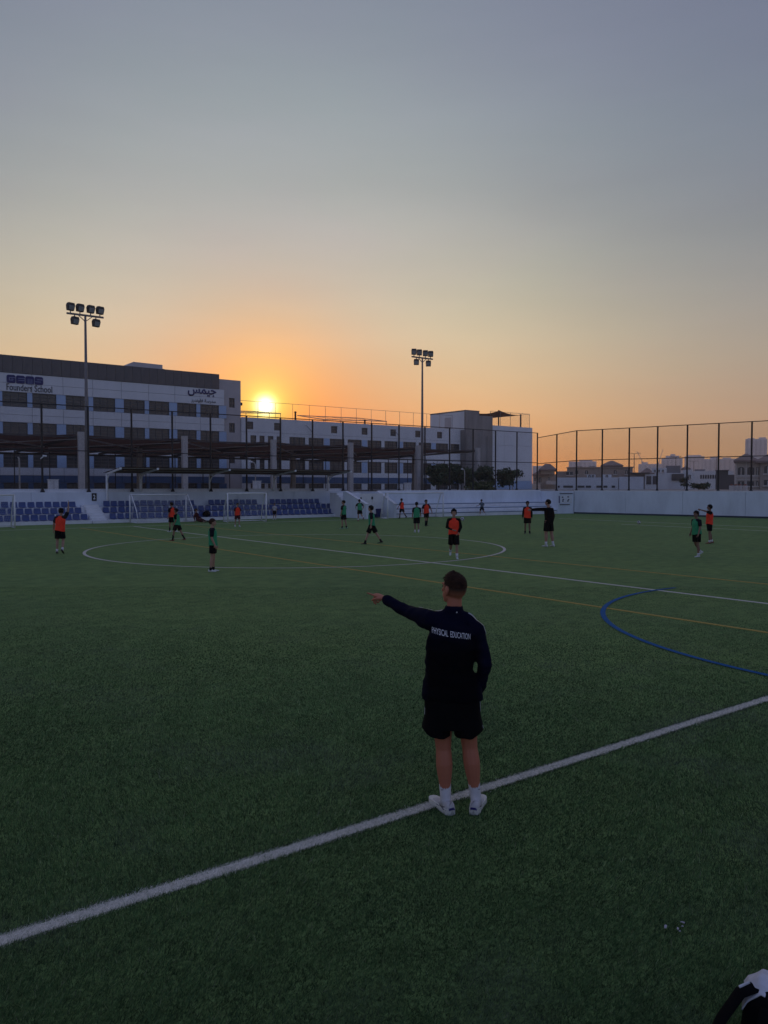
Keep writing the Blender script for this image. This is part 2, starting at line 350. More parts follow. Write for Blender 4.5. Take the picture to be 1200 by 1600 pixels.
# ---- grass fibres: real blades wherever they can still be told apart
def grass():
    N = 1250000
    d = np.exp(rng.uniform(math.log(2.2), math.log(19.0), N))                 # density ~ 1/d^2 on the ground
    lat = rng.uniform(-.95, .95, N)
    fx, fy = math.sin(YAW), math.cos(YAW); rx, ry = math.cos(YAW), -math.sin(YAW)
    X = d * fx + d * lat * rx; Y = d * fy + d * lat * ry
    nx = 75000; ex = rng.uniform(-3, 16, nx); ey = V0 + rng.uniform(-.085, .085, nx)      # the painted fibres of the near touchline stand dense
    X, Y = np.r_[X, ex], np.r_[Y, ey]; d = np.r_[d, ex * fx + ey * fy]
    keep = (Y < 56) & (X < 55) & (d > 2.0); X, Y, d = X[keep], Y[keep], d[keep]; N = len(X)
    sc = np.clip(d / 5.0, .75, 4.0)
    wdt = .0037 * sc * rng.uniform(.6, 1.5, N); hgt = (.020 + .004 * np.minimum(sc, 1.6)) * rng.uniform(.45, 1.4, N)
    def cell(s, k):                                           # value noise: tufts lean and fade in clumps
        gx, gy = X / s, Y / s; ix, iy = np.floor(gx).astype(int), np.floor(gy).astype(int); fx_, fy_ = gx - ix, gy - iy; fx_, fy_ = fx_ * fx_ * (3 - 2 * fx_), fy_ * fy_ * (3 - 2 * fy_)
        hsh = lambda a, b: (np.abs(np.sin(a * 127.1 + b * 311.7 + k) * 43758.5453)) % 1.0
        return (hsh(ix, iy) * (1 - fx_) + hsh(ix + 1, iy) * fx_) * (1 - fy_) + (hsh(ix, iy + 1) * (1 - fx_) + hsh(ix + 1, iy + 1) * fx_) * fy_
    hgt *= 1 - .8 * np.clip((d - 6) / 9, 0, 1)
    tuft = .5 * cell(.035, 1) + .3 * cell(.09, 2) + .2 * cell(.3, 3); hgt *= .65 + .7 * tuft
    stray = rng.random(N) < .0024; hgt = np.where(stray, hgt * 1.6, hgt)
    th = rng.uniform(0, 2 * math.pi, N); ln = hgt * rng.uniform(.2, 1.3, N)
    bend = rng.uniform(0, 2 * math.pi, N)
    # the pile lies over in patches
    pn = np.sin(X * .9 + 1.7 * np.sin(Y * .6)) + np.sin(Y * 1.1 + 1.3 * np.sin(X * .8)); bend = np.where(rng.random(N) < .55, pn + rng.normal(0, .6, N), bend)
    jx, jy = X + rng.normal(0, .010, N), Y + rng.normal(0, .010, N); matted = np.abs(jy - V0) < .070; hgt = np.where(matted, hgt * .42, hgt)
    v = np.empty((N, 3, 3), np.float32)
    v[:, 0] = np.c_[X - np.cos(th) * wdt / 2, Y - np.sin(th) * wdt / 2, np.zeros(N)]
    v[:, 1] = np.c_[X + np.cos(th) * wdt / 2, Y + np.sin(th) * wdt / 2, np.zeros(N)]
    v[:, 2] = np.c_[X + np.cos(bend) * ln, Y + np.sin(bend) * ln, hgt]
    me = bpy.data.meshes.new('artificial_grass'); me.vertices.add(3 * N); me.vertices.foreach_set('co', v.reshape(-1))
    me.loops.add(3 * N); me.loops.foreach_set('vertex_index', np.arange(3 * N, dtype=np.int32))
    me.polygons.add(N); me.polygons.foreach_set('loop_start', np.arange(0, 3 * N, 3, dtype=np.int32))
    me.update(calc_edges=True); me.validate()
    # fibre colours: dyed green yarns, or the paint of the line they stand in
    patch = .30 * pn / 2 + .2 + .6 * cell(.7, 5) + rng.normal(0, .15, N)
    g0, g1, g2 = np.array([.048, .099, .041]), np.array([.090, .166, .058]), np.array([.22, .27, .135])
    col = g0 + (g1 - g0) * np.clip(patch, 0, 1)[:, None]
    lightb = rng.random(N) < .07; col[lightb] = g2 * rng.uniform(.7, 1.2, (lightb.sum(), 1))
    dust = np.clip((cell(.9, 9) + .5 * cell(.25, 11) - .85) * 2.5, 0, 1)[:, None]; col = col * (1 - .55 * dust) + np.array([.125, .155, .105]) * .55 * dust
    col *= rng.uniform(.35, 1.7, (N, 1)) * (.25 + 1.5 * tuft)[:, None]; col[stray] = np.array([.26, .28, .19])
    paint = dict(white=(.97, .93, .83), yellow=(.58, .40, .10), blue=(.014, .12, .32))
    for kind, g, cl in LINES:
        if kind == 'r': on = (jx > g[0]) & (jx < g[1]) & (jy > g[2]) & (jy < g[3])
        else:
            (c, r, w, a0, a1) = g; dx, dy = jx - c[0], jy - c[1]; an = np.arctan2(dy, dx) % (2 * math.pi)
            on = (np.abs(np.hypot(dx, dy) - r) < w / 2) & (an >= a0) & (an <= a1)
        k = on.sum()
        if k: col[on] = np.array(paint[cl]) * rng.uniform(.5, 1.12, (k, 1)); bare = on & (rng.random(N) < .10); col[bare] = g1 * 1.1
    at_ = me.color_attributes.new('Col', 'FLOAT_COLOR', 'POINT')
    rgba = np.ones((N, 3, 4), np.float32); rgba[:, :, :3] = col[:, None, :]
    at_.data.foreach_set('color', rgba.reshape(-1))
    m = attr_mat('grass_fibre', .6, .25); nt = m.node_tree; a_ = [n for n in nt.nodes if n.type == 'ATTRIBUTE'][0]; tr = nt.nodes.new('ShaderNodeBsdfTranslucent'); mx = nt.nodes.new('ShaderNodeMixShader'); mx.inputs[0].default_value = .42
    nt.links.new(a_.outputs['Color'], tr.inputs['Color']); nt.links.new(nt.nodes['Principled BSDF'].outputs[0], mx.inputs[1]); nt.links.new(tr.outputs[0], mx.inputs[2]); nt.links.new(mx.outputs[0], nt.nodes['Material Output'].inputs[0])
    o = obj('artificial_grass', me, m)
    tag(o, 'short dark green artificial grass fibres covering the near pitch', 'grass', kind='stuff')
grass()

# ================================================================== WALLS, TERRACE, FENCES
struct('terrace', MB().prism([(-12, 56.25), (37, 56.25), (37, 50.75), (54.6, 49.5), (56.5, 46.6), (59.9, 30.4), (63.4, 13.5), (110, 13.5), (125, 96), (-12, 99)], -.2, 1.95), M['terrace'])
# far wall behind the seats
t = Thing('perimeter_wall', 'long white wall behind the blue seats with a raised back kerb', 'wall', (23, 55.6, 0))
for u0 in range(2, 37, 5):
    t.part('wall_panel', MB().box(u0 + .012, u0 + 4.988, 55.6, 56.0, 0, 2.05), M['white_wall'])
t.part('kerb', MB().box(2, 37, 56.02, 56.24, 0, 2.28), M['white_step'])
# stepped terrace wall
def stepped_wall():
    t = Thing('stepped_wall', 'white terrace wall with three long bench steps right of the stair passage', 'wall', (45, 48, 0))
    f = lambda u: 48.5 - (u - 37) * .075
    for k in range(3):
        z1 = .38 + .36 * k; d0 = .62 * k
        t.part('bench_step', MB().prism([(37.0, f(37) + d0), (54.3, f(54.3) + d0), (54.3, f(54.3) + 2.2), (37.0, f(37) + 2.2)], (0 if k == 0 else z1 - .36 + .003), z1 - .06), M['white_step'])
        t.part('step_nosing', MB().prism([(37.0, f(37) + d0 - .03), (54.3, f(54.3) + d0 - .03), (54.3, f(54.3) + d0 + .55), (37.0, f(37) + d0 + .55)], z1 - .057, z1), M['rubber'] if False else M['white_wall'])
        t.part('step_joint', MB().prism([(37.0, f(37) + d0 - .012), (54.3, f(54.3) + d0 - .012), (54.3, f(54.3) + d0), (37.0, f(37) + d0)], z1 - .115, z1 - .058), M['band_blue'])
    for a, b in ((37.0, 42.7), (42.72, 48.5), (48.52, 54.3)):
        t.part('wall_panel', MB().prism([(a, f(a) + 1.86), (b, f(b) + 1.86), (b, f(b) + 2.25), (a, f(a) + 2.25)], 0, 2.02), M['white_wall'])
    t.part('kerb', MB().prism([(37.0, f(37) + 2.0), (54.3, f(54.3) + 2.0), (54.3, f(54.3) + 2.27), (37, f(37) + 2.27)], 2.024, 2.12), M['white_step'])
    t.part('side_wall', MB().box(36.95, 37.3, 51.0, 55.55, 0, 2.03), M['white_wall'])
stepped_wall()
# wedge parapets of the stair passage
for (u, va, vb, lab) in ((33.95, 51.0, 48.15, 'sloping white stair parapet beside the end of the blue seats'), (36.62, 50.4, 48.15, 'sloping white stair parapet beside the bench steps')):
    t = Thing('stair_parapet', lab, 'parapet', (u, vb, 0), 'stair parapets')
    t.part('wall', MB().extrude([(u, vb, 0), (u, va + .3, 0), (u, va + .3, 2.03), (u, va, 2.03), (u, vb, 1.05)], (.22, 0, 0)), M['white_wall'])
    t.part('coping', MB().bar((u + .11, vb - .03, 1.085), (u + .11, va + .02, 2.07), .30, .06), M['white_step'])
t = Thing('stair_flight', 'white concrete stairs going up between the two sloping parapets', 'stairs', (35.4, 49, 0))
for k in range(11):
    t.part('step', MB().box(34.2, 36.6, 49.6 + k * .3, 53.6, k * .176, (k + 1) * .176 - .002), M['white_step'])
t = Thing('service_gate', 'white metal service gate with black hinges in the stair passage', 'gate', (35.4, 49.5, 0))
t.part('leaf', MB().box(34.3, 35.4, 49.42, 49.48, .3, 1.9), M['steel_white']); t.part('leaf', MB().box(35.42, 36.5, 49.42, 49.48, .3, 1.9), M['steel_white'])
for z in (.6, 1.45): t.part('hinge', MB().box(34.3, 34.4, 49.38, 49.417, z, z + .16), M['black']); t.part('hinge', MB().box(35.35, 35.47, 49.37, 49.417, z, z + .2), M['black'])
for k, (px, hh, lab) in enumerate(((587.5, .92, 'taller dark blue wheeled bin beside the stair passage'), (594, .62, 'shorter dark blue wheeled bin beside the goal post'))):
    g = gnd(px, 809); t = Thing('wheeled_bin', lab, 'bin', (g.x, g.y + .3, 0), 'blue bins')
    x, y = g.x, g.y + .3; M.setdefault('bin', mat('bin_plastic', (.02, .03, .13), .5, .15, 4))
    t.part('body', MB().tube([(x, y, .05), (x, y, hh)], [(.20, .19), (.27, .25)], 16, True, (1, 0, 0), 5), M['bin'])
    t.part('lid', MB().tube([(x, y, hh + .003), (x, y, hh + .06), (x, y, hh + .09)], [(.29, .27), (.29, .27), (.2, .18)], 16, True, (1, 0, 0), 5), M['bin'])
    for s in (-1, 1): t.part('wheel', MB().tube([(x + s * .2, y + .2, .08), (x + s * .25, y + .2, .08)], .08, 12), M['black'])
# corner pier with notices, right wall
A_, B_ = Vector((55.86, 46.56)), Vector((59.2, 30.55)); DIRW = (B_ - A_).normalized(); NW = Vector((-DIRW.y, DIRW.x)); NW = NW if NW.x > 0 else -NW
t = Thing('corner_pier', 'white corner wall with a framed notice panel beside the bench steps', 'wall', (55, 47, 0))
t.part('wall', MB().prism([(54.25, 47.0), (55.85, 46.6), (56.3, 47.2), (56.3, 49.3), (54.25, 49.3)], 0, 2.02), M['white_wall'])
fd = (Vector((55.85, 46.6)) - Vector((54.25, 47.0))).normalized(); fn = Vector((fd.y, -fd.x))
def pier(a, b, z0, z1, th, m, name):
    p0 = Vector((54.25, 47.0)) + fd * a + fn * .003; p1 = Vector((54.25, 47.0)) + fd * b + fn * .003; q = fn * th
    t.part(name, MB().prism([tuple(p0 + q), tuple(p1 + q), tuple(p1), tuple(p0)], z0, z1), m)
pier(.15, 1.5, 1.78, 1.84, .05, M['black'], 'frame_rail'); pier(.15, 1.2, .78, .85, .05, M['black'], 'frame_rail'); pier(.03, .12, .95, 1.6, .02, M['navy'], 'notice_strip')
pier(.22, 1.45, .95, 1.7, .012, M['white_step'], 'notice_board')
for a, z in ((.35, 1.42), (.42, 1.22), (.38, 1.08), (.95, 1.45), (1.0, 1.2), (.92, 1.08)): pier(a, a + .16, z, z + .11, .02, M['sign_grey'], 'notice')
t = Thing('right_wall', 'plain white boundary wall on the right with a dark base strip', 'wall', (57.5, 38.5, 0))
L = 34.0; k = 0
while k * 4.9 < L:
    a = A_ + DIRW * (k * 4.9 + .01); b = A_ + DIRW * (min(L, (k + 1) * 4.9) - .01)
    t.part('wall_panel', MB().prism([tuple(a), tuple(b), tuple(b + NW * .35), tuple(a + NW * .35)], .13, 2.0), M['white_wall']); k += 1
a, b = A_, A_ + DIRW * L
t.part('base_strip', MB().prism([tuple(a - NW * .02), tuple(b - NW * .02), tuple(b + NW * .3), tuple(a + NW * .3)], 0, .125), M['rubber'])
t.part('coping', MB().prism([tuple(a + NW * .02), tuple(b + NW * .02), tuple(b + NW * .45), tuple(a + NW * .45)], 2.003, 2.09), M['white_step'])

def fence(name, label, pts, z0, z1, mid, post_r, group=None, foot=True, m='black_steel', net='chainlink'):
    t = Thing(name, label, 'fence', (pts[0][0], pts[0][1], z0), group)
    for (x, y) in pts:
        p = t.inst('post', 'p', lambda: MB().tube([(0, 0, 0), (0, 0, z1 - z0)], post_r, 10), M[m], (x, y, z0))
        if foot: t.inst('foot_plate', 'f', lambda: MB().tube([(0, 0, .0), (0, 0, .03), (0, 0, .22)], [post_r * 2.3, post_r * 2.2, post_r * 1.15], 8), M[m], (0, 0, .002), p)
    for i in range(len(pts) - 1):
        a, b = pts[i], pts[i + 1]
        for z in [z1 - .02] + mid: t.part('rail', MB().bar((a[0], a[1], z), (b[0], b[1], z), .062), M[m])
        if net: t.part('mesh_panel', MB().add([(a[0], a[1], z0 + .12), (b[0], b[1], z0 + .12), (b[0], b[1], z1), (a[0], a[1], z1)], [(0, 1, 2, 3)]), M[net])
    return t
pts = [(9.75 + 3.02 * k, 55.8) for k in range(-2, 18)]
fence('ball_stop_fence', 'tall black chain-link fence on the wall in front of the school', pts, 2.05, 8.0, [4.9], .07)
c870 = at(870, 700, 75.5)
pts2 = [(pts[-1][0], 55.8), (c870.x, c870.y)] + [tuple(A_ + DIRW * (.1 + 2.49 * k) + NW * .2) for k in range(0, 13)]
fence('ball_stop_fence', 'tall black chain-link fence along the right wall against the sunset', pts2, 2.02, 7.5, [4.8], .068)
fence('playground_fence', 'lower dark fence behind the wall under the shade canopy', [(6 + 2.95 * k, 75.0) for k in range(0, 23)], 1.95, 5.7, [5.3], .045, foot=False, net=None)

# ================================================================== SEATS
def seat_mb():
    b = MB(); n = 6; w = .215                      # moulded shell: pan + curved back, with thickness
    prof = [(-.02, .0), (.05, -.015), (.20, -.02), (.32, .0), (.37, .08), (.395, .20), (.41, .33), (.405, .36)]
    for off in (0, 1):
        for (y, z) in prof:
            for i in range(n + 1):
                x = -w + 2 * w * i / n; c = abs(2 * i / n - 1) ** 2
                rx = x * (.93 if z > .3 or y < 0 else 1)
                b.v.append((rx, y - .022 * c * (1 if z > .05 else 0) + (.016 * off if z > .05 else 0), z + (.03 * c if z <= .05 else 0) - (.016 * off if z <= .05 else 0)))
    m = len(prof); o = m * (n + 1)
    for j in range(m - 1):
        for i in range(n):
            a = j * (n + 1) + i; b.f.append((a, a + 1, a + n + 2, a + n + 1)); b.f.append((o + a, o + a + n + 1, o + a + n + 2, o + a + 1))
    for j in range(m - 1):
        for i in (0, n):
            a = j * (n + 1) + i; b.f.append((a, a + n + 1, o + a + n + 1, o + a))
    for i in range(n):
        for j in (0, m - 1):
            a = j * (n + 1) + i; b.f.append((a, o + a, o + a + 1, a + 1))
    return b
def stand(label, u_front, rows, skips):
    t = Thing('seating_stand', label, 'stand', ((u_front[0] + u_front[1]) / 2, 53, 0), 'seating stands')
    ext = [(u_front[0], u_front[1])] * 3
    for k in range(3):
        z = .22 + .405 * k; v0 = 52.9 + .82 * k
        t.part('tier', MB().box(u_front[0], u_front[1], v0, 55.58, 0 if k == 0 else z - .405 + .002, z), M['white_step'])
        a, b = rows[k]; n = int(round((b - a) / .525))
        for i in range(n):
            u = a + (i + .5) * (b - a) / n
            if any(s0 < u < s1 for s0, s1 in skips.get(k, [])): continue
            s = t.inst('seat', 's', seat_mb, M['seat_blue'], (u, v0 + .16, z + .05)); s.rotation_euler = (R(random.uniform(-2.5, 2.5)), 0, R(random.uniform(-1.5, 1.5)))
            t.inst('bracket', 'b', lambda: MB().box(-.05, .05, .02, .3, -.048, -.022), M['steel_grey'], (0, 0, 0), s)
    return t
stand('left stand of blue plastic seats in three rows, left of the stairs', (3.0, 15.15), {0: (3.2, 15.05), 1: (3.0, 14.9), 2: (3.2, 14.75)}, {})
stand('long stand of blue plastic seats under the curved canopy', (16.2, 35.3), {0: (16.4, 35.0), 1: (16.2, 34.8), 2: (16.5, 34.1)}, {2: [(23.4, 24.15), (28.4, 29.6)]})
t = Thing('stand_stairs', 'white concrete stairs between the two stands of blue seats', 'stairs', (15.7, 53, 0))
for k in range(7): t.part('step', MB().box(15.17, 16.18, 52.75 + k * .34, 55.58, k * .17, (k + 1) * .17 - .002), M['white_step'])

# canopy over the long stand
t = Thing('stand_canopy', 'low canopy with white curved arms above the blue seats', 'canopy', (26, 55.6, 2.0))
for i, u in enumerate((16.9, 19.45, 24.8, 30.3, 35.45)):
    zb = .2 if i == 0 else 2.05; v = 55.35 if i == 0 else 55.85
    t.part('post', MB().tube([(u, v, zb), (u, v, 3.3)], .085, 12), M['steel_white'], smooth=True)
    pts_ = [(u, v - .0, 2.55 if i else 2.4)] + [(u + .001 * s, v - 1.9 * math.sin(s * math.pi / 10), 2.55 + .85 * (1 - math.cos(s * math.pi / 10)) ) for s in range(1, 6)]
    t.part('curved_brace', MB().tube([(u, v, 2.62), (u, v - .12, 2.95), (u, v - .42, 3.2), (u, v - 1.0, 3.38), (u, v - 1.9, 3.5)], .045, 8), M['steel_white'], smooth=True)
    t.part('arm', MB().bar((u, v + .05, 3.32), (u, 52.45, 3.64), .09, .12), M['steel_white'])
    t.part('arm_cap', MB().box(u - .07, u + .07, 52.36, 52.448, 3.58, 3.72), M['white_print'])
for a, b in ((16.9, 19.45), (19.45, 24.8), (24.8, 30.3), (30.3, 35.45)):
    t.part('roof_sheet', MB().extrude([(a + .01, 52.4, 3.72), (a + .01, 55.95, 3.40), (a + .01, 55.95, 3.44), (a + .01, 52.4, 3.76)], (b - a - .02, 0, 0)), M['fabric'])
for v, z in ((52.6, 3.67), (54.1, 3.535), (55.5, 3.41)): t.part('purlin', MB().box(16.7, 35.6, v - .03, v + .03, z - .03, z + .025), M['steel_grey'])

# ================================================================== GOALS
def goal(label, a, b, h, depth, toward=False, stay=.25, ground_depth=None):
    """a, b: front post feet on the ground; depth: how far the back frame lies behind (toward the camera if toward)"""
    a, b = Vector((*a, 0)), Vector((*b, 0)); d = (b - a).normalized(); n = Vector((-d.y, d.x, 0))
    n = n if n.y > 0 else -n
    if toward: n = -n
    t = Thing('goal_frame', label, 'goal', tuple((a + b) / 2), 'goals along the far side')
    up = Vector((0, 0, h)); r = .05
    for p in (a, b):
        t.part('post', MB().tube([p, p + up], r, 10), M['goal'], smooth=True)
        t.part('back_stay', MB().tube([p + up, p + up + n * stay, p + n * depth * .8 + Vector((0, 0, h * .45)), p + n * depth + Vector((0, 0, .04))], .032, 8), M['goal'], smooth=True)
        t.part('ground_bar', MB().tube([p + Vector((0, 0, .03)), p + n * depth + Vector((0, 0, .03))], .03, 8), M['goal'], smooth=True)
    t.part('crossbar', MB().tube([a + up, b + up], r, 10), M['goal'], smooth=True)
    t.part('back_bar', MB().tube([a + n * depth + Vector((0, 0, .035)), b + n * depth + Vector((0, 0, .035))], .03, 8), M['goal'], smooth=True)
    prof = [up, up + n * stay, n * depth * .8 + Vector((0, 0, h * .45)), n * depth + Vector((0, 0, .05))]
    nb = MB(); vs = [q + w for q in prof for w in (a, b)]; nb.add(vs, [(2*i, 2*i+1, 2*i+3, 2*i+2) for i in range(3)])
    for w in (a, b): nb.add([w + q for q in prof] + [w + Vector((0, 0, .05))], [(0, 1, 2, 3, 4)])
    t.part('net', nb, M['goalnet'])
goal('small white goal cut by the left edge of the picture', (6.6, 49.9), (9.84, 49.85), 1.95, 1.1)
goal('white goal turned to the seats with slanting stays in front, behind two players', (17.5, 52.4), (21.6, 52.75), 1.88, 1.3, True)
goal('small white goal with a player in an orange bib standing in it', (23.08, 49.1), (25.75, 48.6), 1.97, 1.2)
goal('larger white goal in front of the stair passage', (35.35, 47.3), (40.8, 47.2), 1.95, .95)

# ================================================================== FLOODLIGHTS
def floodlight(label, u, v, turn):
    t = Thing('floodlight_mast', label, 'floodlight', (u, v, 1.95), 'floodlight masts')
    zt = 14.35
    t.part('mast', MB().tube([(u, v, 1.95), (u, v, 6), (u, v, zt)], [.15, .13, .075], 14), M['pole'], smooth=True)
    t.part('base_plate', MB().box(u - .25, u + .25, v - .25, v + .25, 1.95, 2.0), M['pole'])
    t.part('cross_arm', MB().bar((u - 1.25, v, zt + .06), (u + 1.25, v, zt + .06), .11, .12), M['pole'])
    for s in (-1, 1): t.part('arm_brace', MB().bar((u + s * .03, v, zt - .35), (u + s * .45, v, zt), .05), M['pole'])
    def lamp(x, z, down):
        s = -1 if down else 1; rot = Matrix.Rotation(turn, 3, 'Z')
        def loc(pp): return [Vector((u + x, v, z)) + rot @ Vector(p) for p in pp]
        body = t.part('lamp_housing', MB().add(loc([(-.23,-.10,-.25),(.23,-.10,-.25),(.23,.12,-.25),(-.23,.12,-.25),(-.25,-.20,.10),(.25,-.20,.10),(.25,.14,.12),(-.25,.14,.12),(-.21,-.18,.27),(.21,-.18,.27),(.21,.06,.27),(-.21,.06,.27)]),
              [(0,3,2,1),(0,1,5,4),(1,2,6,5),(2,3,7,6),(3,0,4,7),(4,5,9,8),(5,6,10,9),(6,7,11,10),(7,4,8,11),(8,9,10,11)]), M['lamp_black'])
        t.part('lens', MB().add(loc([(-.20,-.118,-.21),(.20,-.118,-.21),(.22,-.208,.09),(-.22,-.208,.09)]), [(0,1,2,3)]), M['lamp_glass'], body)
        t.part('bracket', MB().bar(loc([(0, 0, -.24 if s > 0 else .26)])[0], (u + x, v, zt + .06 + s * .05), .06), M['pole'], body)
    for x in (-1.0, -.36, .36, 1.0): lamp(x, zt + .52, False)
    for x in (-.72, .72): lamp(x, zt - .40, True)
floodlight('tall floodlight mast with six lamps in front of the tall school block', 15.95, 56.7, R(20))
floodlight('tall floodlight mast with six lamps in front of the low school wing', 46.4, 56.7, R(-35))
t = Thing('mast_number', 'small black number plate on the wall below the left floodlight', 'sign', (16.2, 55.56, 1.5))
t.part('plate', MB().box(15.92, 16.24, 55.55, 55.585, 1.45, 1.98), M['black'])
def text_mesh(body, size, bold=0.0, name='lettering'):
    c = bpy.data.curves.new('txt', 'FONT'); c.body = body; c.size = size; c.align_x = 'CENTER'; c.align_y = 'CENTER'; c.offset = bold; c.resolution_u = 3
    o = bpy.data.objects.new('txt', c); COL.objects.link(o); dg = bpy.context.evaluated_depsgraph_get()
    me = bpy.data.meshes.new_from_object(o.evaluated_get(dg), depsgraph=dg); me.name = name
    bpy.data.objects.remove(o); bpy.data.curves.remove(c); return me
def fit_text(me, x0, x1, z0, z1, v, depth, origin):
    """lay flat lettering on a vertical plane facing -Y and give it thickness"""
    co = np.empty(len(me.vertices) * 3); me.vertices.foreach_get('co', co); co = co.reshape(-1, 3)
    a, b = co.min(0), co.max(0); s = (x1 - x0) / (b[0] - a[0]); sz = (z1 - z0) / (b[1] - a[1])
    n = np.c_[x0 + (co[:, 0] - a[0]) * s - origin[0], np.full(len(co), v) - origin[1], z0 + (co[:, 1] - a[1]) * sz - origin[2]]
    me.vertices.foreach_set('co', n.reshape(-1)); bm = bmesh.new(); bm.from_mesh(me)
    r = bmesh.ops.extrude_face_region(bm, geom=bm.faces[:]); bmesh.ops.translate(bm, vec=(0, -depth, 0), verts=[e for e in r['geom'] if isinstance(e, bmesh.types.BMVert)])
    bm.to_mesh(me); bm.free(); return me
obj('numeral', fit_text(text_mesh('2', 1, .03), 16.0, 16.16, 1.55, 1.88, 55.545, .008, t.o), M['white_print'], t.root)

# ================================================================== SCHOOL
def win_mb(w, h):   return MB().box(0, w, .0, .02, 0, h)
def frame_mb(w, h, nv, nh):
    b = MB(); f = .07
    b.box(0, w, -.10, -.003, 0, f).box(0, w, -.10, -.003, h - f, h).box(0, f, -.10, -.003, f, h - f).box(w - f, w, -.10, -.003, f, h - f)
    for i in range(1, nv): b.box(w*i/nv - .03, w*i/nv + .03, -.08, -.003, f, h - f)
    for i in range(1, nh): b.box(f, w - f, -.07, -.003, h*i/nh - .035, h*i/nh + .035)
    return b
def window(t, u, z, w, h, v, nv=3, nh=4):
    key = (round(w, 2), round(h, 2)); q = t.inst('window', key, lambda: win_mb(w, h), M['glass'], (u, v, z))
    t.inst('frame', key, lambda: frame_mb(w, h, nv, nh), M['louver'], (0, 0, 0), q)
def holed(b, u0, u1, z0, z1, v, holes, dep):
    us = sorted({u0, u1, *[h[0] for h in holes], *[h[1] for h in holes]}); zs = sorted({z0, z1, *[h[2] for h in holes], *[h[3] for h in holes]})
    us = [x for x in us if u0 <= x <= u1]
    for i in range(len(us) - 1):
        for j in range(len(zs) - 1):
            cu, cz = (us[i] + us[i+1]) / 2, (zs[j] + zs[j+1]) / 2
            if any(h[0] < cu < h[1] and h[2] < cz < h[3] for h in holes): continue
            b.add([(us[i], v, zs[j]), (us[i+1], v, zs[j]), (us[i+1], v, zs[j+1]), (us[i], v, zs[j+1])], [(0, 1, 2, 3)])
    for h in holes:
        a, c, e, f = h
        b.add([(a, v, e), (c, v, e), (c, v, f), (a, v, f), (a, v + dep, e), (c, v + dep, e), (c, v + dep, f), (a, v + dep, f)], [(0, 4, 5, 1), (1, 5, 6, 2), (2, 6, 7, 3), (3, 7, 4, 0)])
    return b
ROWS = [(11.65, 13.33), (8.27, 9.85), (4.66, 6.35), (1.95, 2.85)]
t = S = Thing('school_block', 'tall white school block with dark roof band and rows of dark windows', 'building', (31, 98, 0))
t.part('wall', MB().box(4.2, 44.98, 98.22, 120, 0, 15.5), M['backing'])
t.part('roof', MB().box(4.2, 44.98, 98.4, 120, 15.503, 17.2), M['roofing'])
MOD = 6.93; base = 18.27 - 2 * MOD
for k in range(6):
    u0 = base + k * MOD
    for hh in range(2):
        a = u0 - .3 + hh * MOD / 2; w = MOD / 2 - .035
        for (z0, z1) in ((14.37, 15.48), (13.36, 14.34), (10.75, 11.62), (9.88, 10.72), (7.32, 8.24), (6.38, 7.29), (3.75, 4.63)):
            t.inst('wall_panel', ('p', round(z1 - z0, 2)), lambda w=w, q=z1 - z0: MB().box(0, w, 0, .2, 0, q), M['panel_white'], (a, 98.0, z0))
        t.inst('base_panel', 'b', lambda w=w: MB().box(0, w, 0, .2, 0, .82), M['band_blue'], (a, 98.0, 2.89))
    for (z0, z1) in ROWS:
        for wu, ww in ((0, 2.62), (3.2, 2.63)): window(t, u0 + wu, z0 + .02, ww, z1 - z0 - .04, 98.19)
        for pu, pw in ((2.64, .54), (5.85, 1.06)):
            t.inst('blue_panel', (pw, z1 - z0), lambda pw=pw, q=z1 - z0: MB().box(0, pw, 0, .15, 0, q), M['panel_blue'] if z0 > 3 else M['band_blue'], (u0 + pu, 98.03, z0))
for i in range(38):
    u = 44.95 - (i + 1) * 1.065
    t.inst('cladding_panel', 'c', lambda: MB().box(0, 1.04, 0, .3, 0, 1.98), M['dark_clad'], (u, 97.93, 15.52))
for u in (24.6, 26.3, 27.9, 29.4, 31.3, 33.0, 34.2, 35.6): t.inst('roof_vent', 'v', lambda: MB().tube([(0, 0, 0), (0, 0, .16), (0, 0, .2)], [.12, .12, .04], 8), M['steel_grey'], (u, 99, 17.4))
t.part('plant_room', MB().extrude([(34.6, 104, 17.2), (39.4, 104, 17.2), (39.4, 104, 19.0), (35.4, 104, 19.05), (34.6, 104, 18.5)], (0, 6, 0)), M['tower_grey'])
t.part('plant_room', MB().extrude([(39.45, 104.5, 17.2), (42, 104.5, 17.2), (41.2, 104.5, 18.3), (39.45, 104.5, 18.6)], (0, 5, 0)), M['roofing'])
# stair tower at its end
t = Thing('stair_tower', 'narrow grey stair tower at the end of the tall school block', 'building', (46.6, 98.4, 0))
hs = [(46.55, 47.4, 13.2, 14.5), (46.55, 47.4, 9.8, 11.1), (46.55, 47.4, 5.6, 6.9)]
t.part('wall', holed(MB(), 45.0, 48.3, 0, 16.95, 98.4, hs, .25).add([(48.3, 98.4, 0), (48.3, 110, 0), (48.3, 110, 16.95), (48.3, 98.4, 16.95), (45, 98.4, 16.95), (45, 110, 16.95)], [(0, 1, 2, 3), (3, 2, 5, 4)]), M['tower_grey'])
for h in hs: window(t, h[0], h[2], h[1] - h[0], h[3] - h[2], 98.63, 2, 2)
t.part('wall_light', MB().box(48.33, 48.6, 98.5, 98.75, 13.6, 14.0), M['black'])
